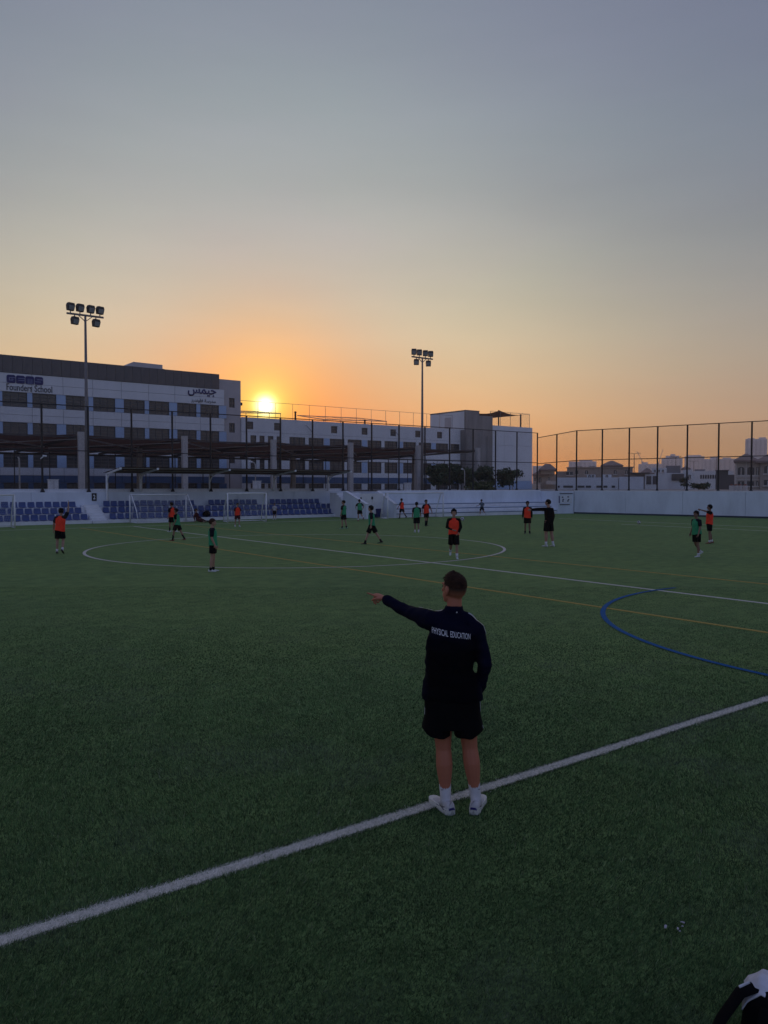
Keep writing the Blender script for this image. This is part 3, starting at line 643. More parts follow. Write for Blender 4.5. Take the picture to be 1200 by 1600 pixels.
# low wing
t = W = Thing('school_wing', 'long low white school wing below the setting sun', 'building', (68, 98.3, 0))
W2 = [(49.7, 50.6), (51.1, 51.9), (52.4, 53.3), (53.8, 54.55), (55.88, 58.5), (59.07, 61.65), (62.72, 65.34), (65.92, 68.5), (69.6, 72.25), (72.84, 75.45), (76.55, 79.17), (79.72, 82.34), (83.35, 86.05), (86.56, 88.6)]
SQ = [49.05, 53.4, 62.95, 68.5, 74.0, 79.0, 83.6]
holes = [(a, b, z0, z1) for a, b in W2 for z0, z1 in ((7.95, 9.55), (4.5, 6.2), (1.95, 2.85))] + [(a, a + 1.1, 10.37, 11.43) for a in SQ]
t.part('wall', holed(MB(), 48.3, 88.75, 0, 12.0, 98.3, holes, .22), M['panel_white'])
t.part('roof', MB().box(48.31, 88.75, 98.52, 118, 11.5, 11.9), M['roofing']); t.part('core', MB().box(48.31, 88.7, 98.56, 117.9, 0, 11.49), M['backing'])
for a, b, z0, z1 in holes: window(t, a, z0, b - a, z1 - z0, 98.50, max(1, int(round((b - a) / .9))), 4 if b - a > 1.2 else 3)
for i in range(5, 14):
    if i % 2 == 1: continue
    for z0, z1 in ((7.95, 9.55), (4.5, 6.2)):
        a = W2[i - 1][1] + .05 if i > 4 else 54.7; t.inst('blue_panel', (z0,), lambda q=z1 - z0: MB().box(0, .95, 0, .03, 0, q), M['panel_blue'], (a, 98.265, z0))
for i in range(8): t.inst('base_panel', 'b', lambda: MB().box(0, 5.0, 0, .05, 0, .9), M['band_blue'], (48.4 + i * 5.04, 98.245, 2.9))
for z in (6.9, 10.0): t.part('wall_joint', MB().box(48.3, 88.7, 98.28, 98.297, z, z + .03), M['backing'])
for u in (59.6, 75.6): t.part('swan_neck_light', MB().tube([(u, 98.25, 8.0), (u, 98.0, 10.2), (u - .5, 97.9, 10.7), (u - 1.3, 97.8, 11.3)], .05, 6), M['steel_grey'])
# rooftop fence and ball nets
t = Thing('rooftop_fence', 'thin rooftop fence along the low school wing', 'fence', (68, 99.2, 12))
for i in range(15):
    u = 48.6 + i * 2.8; t.inst('post', 'p', lambda: MB().tube([(0, 0, 0), (0, 0, 2.5)], .032, 6), M['steel_grey'], (u, 99.3, 11.9))
    if i < 14: t.part('rail', MB().bar((u, 99.3, 14.38), (u + 2.8, 99.3, 14.38), .045), M['steel_grey'])
for (u0, u1, v0, za, zb, lab) in ((49.0, 56.5, 102, 12.9, 13.9, 'slanting rooftop net frame in front of the sun'), (64.0, 76.0, 102, 12.7, 13.9, 'slanting rooftop net frame near the right mast')):
    t = Thing('roof_net_frame', lab, 'net', ((u0 + u1) / 2, v0, 11.9), 'rooftop net frames')
    c = [(u0, v0, za), (u1, v0, za + .3), (u1, v0 + 8, zb + .2), (u0, v0 + 8, zb)]
    t.part('net', MB().add(c, [(0, 1, 2, 3)]), M['roofnet'])
    for i in range(4): t.part('edge_bar', MB().bar(c[i], c[(i + 1) % 4], .11), M['steel_grey'])
    for i in range(5):
        f = i / 4; p = Vector(c[0]).lerp(Vector(c[1]), f); q2 = Vector(c[3]).lerp(Vector(c[2]), f)
        t.part('upright', MB().bar((p.x, p.y, 11.9), p, .06), M['steel_grey']); t.part('cross_bar', MB().bar(p, q2, .04), M['steel_grey'])
for (px, h, lab) in ((461.5, 1.5, 'small rooftop exhaust pipe right of the sun'), (570, .9, 'small rooftop extractor unit on the low wing')):
    p = onv(px, 650, 101); t = Thing('roof_exhaust', lab, 'exhaust', (p.x, 101, 11.9), 'rooftop exhausts')
    t.part('pipe', MB().tube([(p.x, 101, 11.9), (p.x, 101, 11.9 + h)], .14, 8), M['black']); t.part('cowl', MB().tube([(p.x, 101, 11.9 + h + .003), (p.x, 101, 12.05 + h)], [.26, .1], 8), M['black']); t.part('curb', MB().box(p.x - .5, p.x + .5, 100.6, 101.4, 11.9, 12.25), M['steel_grey'])
# concrete core and white end block
t = Thing('lift_core', 'stained grey concrete lift core rising above the school wing', 'building', (92, 97, 0))
t.part('wall', MB().box(88.8, 91.85, 97.0, 106.3, 0, 15.12), M['concrete']); t.part('wall', MB().box(91.87, 95.0, 97.03, 106.0, 0, 14.45), M['concrete'])
t.part('side_render', MB().box(88.74, 88.797, 97.4, 106.2, 11.92, 15.0), M['panel_white'])
t.part('side_door', MB().box(88.69, 88.737, 100.6, 102.3, 11.95, 14.2), M['tower_grey'])
t.part('roof_edge', MB().box(88.7, 91.9, 96.95, 106.35, 15.123, 15.22), M['concrete'])
t.part('drain_pipe', MB().tube([(93.7, 96.95, 2), (93.7, 96.95, 11)], .07, 8), M['concrete'])
t = Thing('school_end_block', 'plain white end block of the school with blue base band', 'building', (100, 97.6, 0))
for i in range(3):
    a = 95.03 + i * 3.5
    for z0, z1 in ((3.45, 6.3), (6.33, 9.6), (9.63, 13.0)): t.inst('wall_panel', (z0,), lambda q=z1 - z0: MB().box(0, 3.47, 0, .3, 0, q), M['panel_white'], (a, 97.6, z0))
t.part('wall', MB().box(95.03, 105.5, 97.85, 112, 0, 12.95), M['panel_white']); t.part('base_band', MB().box(95.03, 105.5, 97.58, 97.84, 0, 3.42), M['panel_blue'])
t = Thing('rooftop_awning', 'dark rooftop shade sail with posts on the white end block', 'shade', (99, 99, 13.0))
n = 10; c = [Vector((92.1, 97.5, 14.85)), Vector((97.9, 98.3, 15.75)), Vector((104.2, 98.7, 15.3)), Vector((93.0, 105.0, 14.7))]; vs = []
for i in range(n + 1):
    for j in range(n + 1):
        a, b = i / n, j / n; p = (c[0].lerp(c[1], a)).lerp(c[3].lerp(c[2], a), b)
        p.z -= .25 * math.sin(a * math.pi) + .3 * math.sin(b * math.pi); vs.append(p)
t.part('sail', MB().add(vs, [(i*(n+1)+j, i*(n+1)+j+1, (i+1)*(n+1)+j+1, (i+1)*(n+1)+j) for i in range(n) for j in range(n)]), M['fabric'], smooth=True)
for (u, v, z) in ((97.9, 98.5, 15.8), (104.4, 99.4, 15.5), (98.0, 108.2, 15)): t.part('post', MB().tube([(u, v, 12.95), (u, v, z)], .12, 8), M['black_steel'])
for i in range(5): t.part('fence_post', MB().tube([(95.6 + i * 2.45, 98.2, 12.95), (95.6 + i * 2.45, 98.2, 15.5)], .04, 6), M['steel_grey'])
t.part('fence_rail', MB().bar((95.6, 98.2, 15.5), (105.4, 98.2, 15.5), .05), M['steel_grey']); t.part('fence_rail', MB().bar((105.4, 98.2, 15.5), (105.4, 109, 15.5), .05), M['steel_grey'])
t.part('roof_net', MB().add([(95.6, 98.2, 13), (105.4, 98.2, 13), (105.4, 98.2, 15.5), (95.6, 98.2, 15.5)], [(0, 1, 2, 3)]), M['roofnet'])

# ---- signs on the tall block
t = Thing('school_sign', 'dark blue block logo with Founders School lettering under it', 'sign', (21, 97.9, 13.4))
def rrect(x0, x1, z0, z1, r, n=5):
    p = []
    for cx, cz, a0 in ((x1 - r, z1 - r, 0), (x0 + r, z1 - r, 90), (x0 + r, z0 + r, 180), (x1 - r, z0 + r, 270)):
        for i in range(n + 1): a = R(a0 + 90 * i / n); p.append((cx + r * math.cos(a), cz + r * math.sin(a)))
    return p
lw = .93; M['stroke'] = mat('logo_stroke', (.30, .33, .48), .5, .05, 5)
cuts = {'G': [((.30, .66), (.95, .66)), ((.30, .66), (.30, .34)), ((.30, .34), (.72, .34)), ((.72, .34), (.72, .48)), ((.55, .48), (.72, .48))],
        'E': [((.28, .64), (.97, .64)), ((.28, .38), (.97, .38))], 'M': [((.30, .0), (.30, .62)), ((.52, .0), (.52, .62)), ((.74, .0), (.74, .62))],
        'S': [((.30, .64), (.97, .64)), ((.03, .36), (.70, .36))]}
for i, ch in enumerate('GEMS'):
    x0 = 18.72 + i * 1.0; z0, z1 = 14.34, 15.26
    blk = t.part('logo_block', MB().extrude([(x, 97.99, z) for x, z in rrect(x0, x0 + lw, z0, z1, .2)][::-1], (0, -.07, 0)), M['navy'])
    b = MB()
    for (a, c) in cuts[ch]:
        xa, xb = sorted((x0 + a[0] * lw, x0 + c[0] * lw)); za, zb = sorted((z0 + a[1] * .92, z0 + c[1] * .92)); b.box(xa - .028, xb + .028, 97.905, 97.917, za - .028, zb + .028)
    t.part('letter_stroke', b, M['stroke'], blk)
obj('lettering', fit_text(text_mesh('Founders School', 1, .004), 18.7, 23.65, 13.5, 14.28, 97.99, .04, t.o), M['sign_grey'], t.root)
t = Thing('arabic_sign', 'dark Arabic lettering in two lines at the end of the tall school block', 'sign', (42.5, 97.9, 13.6))
obj('lettering', fit_text(text_mesh('\ufeb2\ufee4\ufef4\ufe9f', 1, .02), 40.5, 44.5, 14.35, 15.35, 97.99, .05, t.o), M['navy'], t.root)
obj('lettering', fit_text(text_mesh('\ufeaf\ufead\ufeaa\ufee7\ufeed\ufe8e\ufed3 \ufe94\ufeb3\ufead\ufeaa\ufee3', 1, .005), 40.95, 44.4, 13.5, 14.05, 97.99, .04, t.o), M['sign_grey'], t.root)

# ================================================================== PLAYGROUND CANOPY, LAMPS, CABINETS
t = Thing('playground_canopy', 'wide dark fabric playground canopy on concrete columns before the school', 'canopy', (37, 80, 1.95))
US = [9.55 + 9.1 * k for k in range(0, 7)]
for vrow, zt in ((68.0, 7.02), (80.0, 6.75)):
    for u in (US if vrow < 70 else US[2::2]):
        t.inst('column', vrow, lambda zt=zt: MB().tube([(0, 0, 0), (0, 0, zt - 1.95)], .25, 4 if False else 16, True, (1, 0, 0), 6), M['column'], (u, vrow, 1.95))
for k in range(6):
    a, b = US[k], US[k + 1]; n, m = 8, 8
    vs = []
    for i in range(n + 1):
        for j in range(m + 1):
            f, g = i / n, j / m; z = 6.80 - .42 * g + .28 * math.sin(math.pi * g * 2.0) * .3 - .22 * math.sin(math.pi * f) + .06 * math.sin(9 * f + 5 * g)
            vs.append((a + .1 + (b - a - .2) * f, 68.4 + 25.3 * g, z))
    t.part('fabric_panel', MB().add(vs, [(i*(m+1)+j, i*(m+1)+j+1, (i+1)*(m+1)+j+1, (i+1)*(m+1)+j) for i in range(n) for j in range(m)]), M['fabric'], smooth=True)
for k in range(7):
    u = US[k]; t.part('main_beam', MB().bar((u, 68.3, 6.66), (u, 93.8, 6.25), .16, .22), M['beam_dark'])
    if k < 6:
        t.part('diagonal_brace', MB().bar((u + .2, 68.6, 6.55), (u + 8.9, 79.8, 6.25), .11), M['steel_white']); t.part('diagonal_brace', MB().bar((u + 8.9, 80.2, 6.22), (u + .2, 92, 6.05), .07), M['column'])
        t.part('diagonal_brace', MB().bar((u + .2, 79.8, 6.15), (u + 8.9, 68.7, 6.45), .07), M['steel_white'])
for v, z in ((68.45, 6.62), (80.0, 6.35), (93.4, 6.1)): t.part('edge_beam', MB().bar((US[0], v, z), (US[-1], v, z), .10, .14), M['beam_dark'])
def lamp_post(label, px, ytop, v, bend, head=True):
    p = onv(px, ytop, v); t = Thing('lamp_post', label, 'lamp post', (p.x, v, 1.95), 'slim lamp posts'); z = p.z
    t.part('post', MB().tube([(p.x, v, 1.95), (p.x, v, z - .3), (p.x + bend * .1, v, z - .08), (p.x + bend * .35, v, z)], [.06, .05, .045, .04], 10), M['column'], smooth=True)
    if head: t.part('lamp_head', MB().tube([(p.x + bend * .3, v, z), (p.x + bend * .45, v, z + .01), (p.x + bend * .7, v, z)], [.05, .09, .05], 8), M['steel_white'])
lamp_post('slim pale lamp post near the left edge behind the wall', 30, 714, 58, -.25, False)
lamp_post('slim pale lamp post behind the middle of the stand canopy', 399, 722, 62, -.9)
lamp_post('slim pale lamp post in front of the dark tree', 726, 733, 60, -.7)
lamp_post('slim pale lamp post in front of the white end block', 801, 737, 70, .5)
for px, w, yt, lab in ((84, 14, 750, 'pale electrical cabinet behind the wall left of the left mast'), (403, 11, 752, 'pale electrical cabinet behind the wall above the middle goal'), (639, 9, 755, 'pale electrical cabinet behind the wall left of the right mast')):
    p = onv(px, yt, 60); d = p.x * math.sin(YAW) + 60 * math.cos(YAW); hw = w / 2 / F_PX * d
    t = Thing('electrical_cabinet', lab, 'cabinet', (p.x, 60, 1.95), 'electrical cabinets'); t.part('body', MB().box(p.x - hw, p.x + hw, 60, 60.4, 1.95, p.z), M['steel_white'])
    t.part('roof', MB().box(p.x - hw - .04, p.x + hw + .04, 59.95, 60.45, p.z + .003, p.z + .05), M['steel_white']); t.part('door_seam', MB().box(p.x - .008, p.x + .008, 59.985, 59.997, 2.05, p.z - .06), M['steel_grey'])
p = onv(67.5, 712, 55.6); t = Thing('security_camera', 'white security camera fixed to a fence post left of the mast', 'camera', (p.x, 55.6, p.z))
t.part('body', MB().tube([(p.x - .05, 55.5, p.z), (p.x + .17, 55.4, p.z - .03)], .055, 10), M['steel_white']); t.part('bracket', MB().bar((p.x, 55.55, p.z - .05), (p.x - .12, 55.8, p.z - .2), .06), M['steel_white'])

# ================================================================== TREES
M['leaf'] = attr_mat('leaves', .6, .25)
def tree(label, x, y, z, h, rad, n, seed, cat='tree', leaf=.19, squash=.8, group=None, col=(.040, .060, .025)):
    rs = np.random.default_rng(seed); t = Thing('leafy_tree' if cat == 'tree' else 'leafy_bush', label, cat, (x, y, z), group)
    rr = random.Random(seed); top = h - rad * squash * .9
    t.part('trunk', MB().limb([(x, y, z), (x + .05, y, z + top * .5), (x + .12, y + .05, z + top), (x + .1, y, z + h * .85)], [.05 * h / 2.2, .04 * h / 2.2, .03 * h / 2.2, .01], 8), M['bark'], smooth=True)
    lobes = []
    for i in range(14):
        a = rr.uniform(0, 6.28); q = rr.uniform(.2, .8) * rad; c = Vector((x + q * math.cos(a), y + q * math.sin(a), z + h * (rr.uniform(.30, .86) if cat == 'tree' else rr.uniform(.3, .7)))); lobes.append((c, rad * rr.uniform(.34, .52)))
        t.part('limb', MB().limb([(x + .05, y, z + top * rr.uniform(.5, .95)), Vector((x, y, z + top)).lerp(c, .55) + Vector((0, 0, -.1)), c], [.022 * h / 2, .015 * h / 2, .006], 6), M['bark'])
    P = []; per = int(n * .55) // len(lobes)
    for c, r in lobes:
        d = rs.normal(size=(per, 3)); d /= np.linalg.norm(d, axis=1)[:, None]; P.append(np.array(c) + d * (r * (rs.random((per, 1)) ** .55) * (1 + .45 * (rs.random((per, 1)) < .14))) * np.array([1, 1, squash]))
    P = np.concatenate(P); N = len(P); s = leaf * rs.uniform(.6, 1.4, (N, 1)); a = rs.normal(size=(N, 3)); a /= np.linalg.norm(a, axis=1)[:, None]; b = np.cross(a, rs.normal(size=(N, 3))); b /= np.linalg.norm(b, axis=1)[:, None]
    v = np.stack([P - a * s, P + b * s * .42, P + a * s, P - b * s * .42], 1) - np.array(t.o); v[:, :, 2] = np.maximum(v[:, :, 2], .02)
    me = bpy.data.meshes.new('crown'); me.from_pydata(v.reshape(-1, 3).tolist(), [], np.arange(4 * N).reshape(-1, 4).tolist())
    ca = me.color_attributes.new('Col', 'FLOAT_COLOR', 'POINT'); cc = np.ones((N, 4, 4), np.float32); cc[:, :, :3] = (np.array(col) * rs.uniform(.55, 1.6, (N, 1)))[:, None, :]; ca.data.foreach_set('color', cc.reshape(-1))
    obj('crown', me, M['leaf'], t.root)
def tree_px(label, x0, x1, ytop, depth, n, seed, **k):
    c = at((x0 + x1) / 2, ytop, depth); w = (x1 - x0) / F_PX * depth / 2; tree(label, c.x, c.y, 1.95, c.z - 1.95, w, n, seed, **k)
G_ = 'dark trees behind the wall'
tree_px('dense dark tree behind the wall right of the right mast', 662, 708, 726, 84, 7000, 1, group=G_)
tree_px('dense dark tree in front of the concrete lift core', 690, 740, 721, 86, 7000, 2, group=G_)
tree_px('narrow dark tree beside the lift core foot', 738, 774, 728, 88, 4000, 3, group=G_)
tree_px('round dark tree in front of the white end block', 778, 815, 731, 90, 4000, 4, group=G_)
tree_px('low green bush under the lift core', 726, 776, 752, 80, 1800, 5, cat='bush', squash=.5, col=(.055, .075, .022))

# ================================================================== HOUSES AND TOWERS BEYOND THE RIGHT WALL
HM = dict(beige=mat('villa_render', (.50, .42, .35), .85, .08, .3), tan=mat('villa_tan', (.40, .32, .26), .85, .08, .3), white=mat('villa_white', (.66, .66, .66), .8, .06, .3), grey=mat('villa_grey', (.22, .21, .22), .8, .1, .3),
          dark=mat('villa_dark', (.10, .09, .09), .7, .1, .3), tile=mat('roof_tiles', (.28, .20, .17), .85, .15, .8), tower=mat('tower_concrete_hazed', (.74, .70, .70), .8, .04, .05), towerwin=mat('tower_glazing_hazed', (.60, .57, .57), .5, .05, .1), trim=mat('villa_trim', (.62, .56, .50), .8, .05, .5))  # tower colours are paled and warmed to paint in the distant haze
class Far:
    """a building facing the camera: local axes across (px), deep, up; sizes taken at its own distance"""
    def __init__(s, name, label, cat, pxc, depth, group=None):
        p = at(pxc, 760, depth); s.d = depth; s.pxc = pxc; s.th = math.atan2(p.x, p.y); s.t = Thing(name, label, cat, (p.x, p.y, 0), group, -s.th)
        s.k = depth / F_PX / math.cos(s.th - YAW) if False else depth / F_PX
    def X(s, px): return (px - s.pxc) * s.k
    def Z(s, py): return EYE + (760 - py) * s.k
    def box(s, name, x0, x1, y0, y1, m, dep=8.0, front=0.0, parent=None):
        z0 = 0 if y1 is None else s.Z(y1); return s.t.part(name, MB().box(s.X(x0), s.X(x1), front, front + dep, z0, s.Z(y0)), m, parent, local=True)
    def hip(s, name, x0, x1, yb, yt, m, dep=8.0, front=-.4, ridge=.25):
        a, b = s.X(x0), s.X(x1); zb, zt = s.Z(yb), s.Z(yt); w = (b - a) * (1 - ridge) / 2; f, g = front, front + dep
        return s.t.part(name, MB().add([(a, f, zb), (b, f, zb), (b, g, zb), (a, g, zb), (a + w, (f + g) / 2, zt), (b - w, (f + g) / 2, zt), (a, f, zb - .25), (b, f, zb - .25), (b, g, zb - .25), (a, g, zb - .25)],
             [(0, 1, 5, 4), (1, 2, 5), (2, 3, 4, 5), (3, 0, 4), (6, 7, 1, 0), (7, 8, 2, 1), (8, 9, 3, 2), (9, 6, 0, 3), (9, 8, 7, 6)]), m, local=True)
    def win(s, x0, x1, y0, y1, arch=False, front=0.0, trim=True):
        a, b, z0, z1 = s.X(x0), s.X(x1), s.Z(y1), s.Z(y0); pts = [(a, z0), (b, z0), (b, z1), (a, z1)]
        if arch:
            r = (b - a) / 2; pts = [(a, z0), (b, z0)] + [((a + b) / 2 + r * math.cos(q * math.pi / 8), z1 - r * .6 + r * .6 * math.sin(q * math.pi / 8)) for q in range(9)]
        w = s.t.part('window', MB().extrude([(x, front - .01, z) for x, z in pts][::-1], (0, -.06, 0)), M['glass'], local=True)
        if trim: s.t.part('frame', MB().box((a + b) / 2 - .05, (a + b) / 2 + .05, front - .11, front - .073, z0, z1 - .1).box(a - .15, b + .15, front - .2, front - .073, z0 - .2, z0 - .02), HM['trim'], w, local=True)
GV = 'villas beyond the right wall'
h = Far('villa', 'beige villa with hipped roof at the end of the school', 'house', 852, 150, GV)
h.box('wall', 834, 871, 741, None, HM['beige'], 12, 0); h.box('wall', 845, 866, 734, 741.2, HM['beige'], 9, -1.2); h.hip('roof', 842, 869, 733.6, 724, HM['tile'], 11, -2, .3); h.hip('roof', 832, 858, 741, 734, HM['tile'], 10, -1, .2)
for x0, x1, y0, y1 in ((842, 846, 746, 754), (856, 859, 746, 751), (835, 837, 747, 752)): h.win(x0, x1, y0, y1, front=-1.2 if x0 > 844 else 0)
h.box('balcony', 853, 868, 752, 757, HM['trim'], 1.0, -1.9); h.box('wall', 832, 845, 756, None, HM['trim'], 2, -2.4)
h = Far('villa', 'long tan villa with a central hipped roof behind the low white building', 'house', 935, 175, GV)
h.box('wall', 887, 986, 731, None, HM['tan'], 16); h.box('wall', 941, 969, 727, 731, HM['tan'], 9, .6); h.hip('roof', 938, 972, 727, 719, HM['tile'], 11, -.3, .12); h.box('parapet', 886, 987, 729.6, 731, HM['tan'], 17, -.3); h.box('wall', 870, 887, 736, None, HM['tan'], 12, 1)
for x in (905, 925): h.hip('roof', x - 9, x + 9, 730, 727, HM['tile'], 8, 2, .3)
h.win(886, 896, 737, 742)
for x in (900, 915, 958, 975): h.win(x, x + 4, 735, 741)
h = Far('low_building', 'low white flat building with a row of narrow dark windows', 'building', 937, 130, GV)
h.box('wall', 872, 965, 746, None, HM['white'], 9); h.box('wall', 966, 1002, 745.2, None, HM['white'], 9, -.3)
for x0, x1 in ((873, 876), (881.5, 896.5), (903.5, 914), (916, 924), (932, 940), (942.5, 948.5), (955, 960)): h.win(x0, x1, 758.8, 762, trim=False)
for x in (921, 926.5, 948): h.win(x - 1.9, x + 1.9, 741.5, 745.8, True, front=4.0)
h.box('parapet', 940, 955, 741, 746, HM['white'], 5, 4.1); h.box('parapet', 917, 930, 741, 746, HM['white'], 5, 4.1)
h = Far('house', 'dark and white flat house with garage doors beside the low building', 'house', 1015, 165, GV)
h.box('wall', 984, 1016, 739.5, None, HM['grey'], 9); h.box('wall', 1008, 1042, 741, None, HM['white'], 9, -.8); h.box('canopy', 985, 1015, 738.3, 740, HM['dark'], 10, -1.3)
for x in (1010, 1019.5): h.box('garage_door', x, x + 7.5, 744, 757, HM['dark'], .06, -.87)
h.hip('roof', 1000, 1022, 739.4, 730, HM['tile'], 9, .5, .1); h.box('wall', 1018, 1040, 731, 741, HM['white'], 7, 1)
for x in (1021, 1027, 1033): h.win(x, x + 3, 734, 738, front=1)
h = Far('house', 'boxy grey and white house in front of the hazy blocks', 'house', 1062, 180, GV)
h.box('wall', 1042, 1084, 739, None, HM['white'], 10); h.box('wall', 1041, 1063, 727.5, 739, HM['grey'], 8, .5); h.box('wall', 1050, 1068, 740.5, 751, HM['dark'], .3, -.32)
for x in (1040, 1073): h.win(x + 1.5, x + 5, 742, 748)
h.hip('roof', 1064, 1078, 732, 728, HM['tile'], 8, .5, .2); h.box('wall', 1066, 1080, 732.3, 739, HM['white'], 8, .6)
h = Far('house', 'wide pale house with a row of small dark windows', 'house', 1103, 200, GV)
h.box('wall', 1080, 1142, 736, None, HM['white'], 11)
for i in range(7): h.win(1094.5 + i * 3.5, 1097 + i * 3.5, 742, 748, trim=False)
h.box('roof_room', 1086, 1101, 733, 736, HM['grey'], 6, 2)
h = Far('shed', 'dark flat-roofed block beside the right villa', 'building', 1132, 150, GV)
h.box('wall', 1119, 1137, 735, None, HM['dark'], 7); h.box('wall', 1124, 1146, 742, None, HM['dark'], 6, -1)
h.box('roof', 1118, 1138, 734.2, 735, HM['grey'], 8, -.4)
h = Far('villa', 'beige two-storey villa with twin hipped roofs and arched windows at the right edge', 'house', 1178, 112, GV)
h.box('wall', 1151, 1186, 719, None, HM['beige'], 9, 0); h.box('wall', 1186.3, 1226, 721, None, HM['tan'], 9, -.7); h.hip('roof', 1148.5, 1184, 718.8, 707, HM['tile'], 10, -.8, .1); h.hip('roof', 1179, 1228, 720.8, 709, HM['tile'], 10, -1.4, .3)
for x0, x1 in ((1155, 1164), (1168.5, 1178), (1181, 1184.5)): h.win(x0, x1, 729.5, 742, True)
for x0, x1 in ((1155, 1164), (1168.5, 1178), (1181, 1184.5)): h.win(x0, x1, 752, 759)
h.win(1192, 1202, 750, 758, front=-.7); h.win(1192, 1202, 728, 740, True, front=-.7)
for y in (744.5, 749): h.box('string_course', 1150.5, 1186.2, y, y + 1.2, HM['trim'], .14, -.145)
for x in (1151.5, 1166): h.box('pilaster', x, x + 1.4, 720, None, HM['trim'], .12, -.125)
GT = 'hazy tower blocks on the horizon'
def tower(label, x0, x1, yt, depth, steps=(), cols=5, rows=8):
    h = Far('tower_block', label, 'tower', (x0 + x1) / 2, depth, GT); h.box('wall', x0, x1, yt, None, HM['tower'], 22)
    for a, b, y in steps: h.box('roof_room', a, b, y, yt - .02, HM['tower'], 12, 3)
    w = (x1 - x0) / cols
    for i in range(cols): h.box('window_strip', x0 + w * (i + .28), x0 + w * (i + .72), yt + 1.6, 764, HM['towerwin'], .3, -.31)
tower('tall hazy tower block above the right villa', 1165, 1196, 686, 820, ((1168, 1178, 684.5), (1184, 1194, 683.5)))
tower('hazy tower block with stepped roof near the crane', 1034, 1065, 716, 900, ((1040, 1060, 712), (1047, 1054, 709.5)))
tower('hazy block left of the middle of the right horizon', 1070, 1099, 713, 980, ((1074, 1094, 711),))
tower('wide hazy block behind the pale house', 1100, 1149, 717, 860, ((1110, 1121, 713), (1128, 1140, 715)), 7)
tower('low hazy block behind the dark garages', 998, 1032, 725, 900, ((1003, 1012, 722),))
tower('low hazy block behind the long tan villa', 889, 931, 721, 800, ((905, 925, 719.5),), 6)
tower('small hazy block at the end of the school', 832, 847, 728, 700, (), 3)
def street_lamp(label, px, yt, depth, two=True):
    p = at(px, yt, depth); k = depth / F_PX; th = math.atan2(p.x, p.y); t = Thing('street_lamp', label, 'street lamp', (p.x, p.y, 0), 'street lamps beyond the right wall', -th)
    t.part('post', MB().tube([(0, 0, 0), (0, 0, p.z)], [.13, .08], 8), M['pole'], local=True)
    for s in ((-1, 1) if two else (1,)): t.part('lamp_arm', MB().tube([(0, 0, p.z), (s * .9, 0, p.z + .15), (s * 1.5, 0, p.z + .1)], [.05, .06, .1], 6), M['pole'], local=True)
street_lamp('double-armed street lamp beside the low white building', 991, 709, 190); street_lamp('double-armed street lamp in front of the stepped hazy tower', 1056, 714, 230)
street_lamp('single-armed street lamp left of a fence post over the dark shed', 1119.5, 714, 230, False); street_lamp('double-armed street lamp in front of the wide hazy blocks', 1084, 721, 280)
def crane(label, px, y0, px1, y1, depth):
    a, b = at(px, y0, depth), at(px1, y1, depth); t = Thing('tower_crane', label, 'crane', (a.x, a.y, 0), 'far tower cranes')
    t.part('mast', MB().bar((a.x, a.y, 0), a, .6), HM['towerwin']); t.part('jib', MB().bar(a, b, .42), HM['towerwin'])
    t.part('counter_jib', MB().bar(a, a + (a - b) * .3, .45), HM['towerwin'])
crane('far tower crane with raised jib beside the street lamp', 1003, 720, 995, 705, 700); crane('far tower crane with raised jib left of the stepped tower', 1030, 721, 1036, 702, 800)
for i, px in enumerate((1143, 1149.5, 1156, 1164.5)):
    p = at(px, 758.6, 95); t = Thing('planter_box', 'pale planter box in a row below the right villa', 'planter', (p.x, p.y, 1.95), 'planter boxes below the right villa')
    hz_ = p.z; M.setdefault('soil', mat('planter_soil', (.25, .07, .04), .9, .3, 6)); t.part('box', MB().box(p.x - .2, p.x + .2, p.y - .2, p.y + .2, 1.95, hz_), HM['trim']); t.part('plant', MB().ell((p.x, p.y, hz_ + .05), (.18, .18, .12)), M['soil'])
tree_px('dark clipped hedge bush below the pale house', 1083, 1116, 754, 105, 1600, 11, cat='bush', squash=.35, col=(.03, .045, .02))
tree_px('small dark tree between the houses', 1060, 1080, 745, 150, 900, 12, squash=.7, leaf=.2, col=(.035, .05, .025))

# ================================================================== PEOPLE
M['skin'] = attr_mat('skin', .55, .3)
def cloth(name, col, rough=.9, var=.12, scale=8, spec=.08): return mat(name, col, rough, var, scale, .25, 60, spec=spec)
K = dict(black=cloth('black_cloth', (.0042, .0042, .0055)), dark=cloth('dark_cloth', (.012, .013, .018)), navy=cloth('navy_cloth', (.008, .010, .026)), maroon=cloth('maroon_cloth', (.055, .012, .014)),
         orange=cloth('orange_bib', (.92, .062, .030), .7), green=cloth('green_bib', (.045, .30, .14), .7), grey=cloth('grey_cloth', (.10, .13, .17)), white=cloth('white_cloth', (.62, .62, .64)), lilac=cloth('pale_cloth', (.45, .43, .45)),
         sockw=cloth('white_sock', (.66, .64, .66)), sockb=cloth('black_sock', (.015, .015, .017)), shoew=mat('pale_shoe', (.60, .62, .60), .5, .1, 9), shoeb=mat('black_shoe', (.014, .014, .016), .45, .1, 9), shoer=mat('red_shoe', (.22, .04, .03), .5, .1, 9), shoeg=mat('green_shoe', (.25, .40, .28), .5, .1, 9),
         hair_dark=mat('dark_hair', (.008, .006, .0055), .7, .3, 30, .6, 120, spec=.12), hair_brown=mat('brown_hair', (.034, .015, .008), .7, .4, 30, .6, 120, spec=.14), eye=mat('eye_dark', (.01, .01, .012), .2, .1, 5))
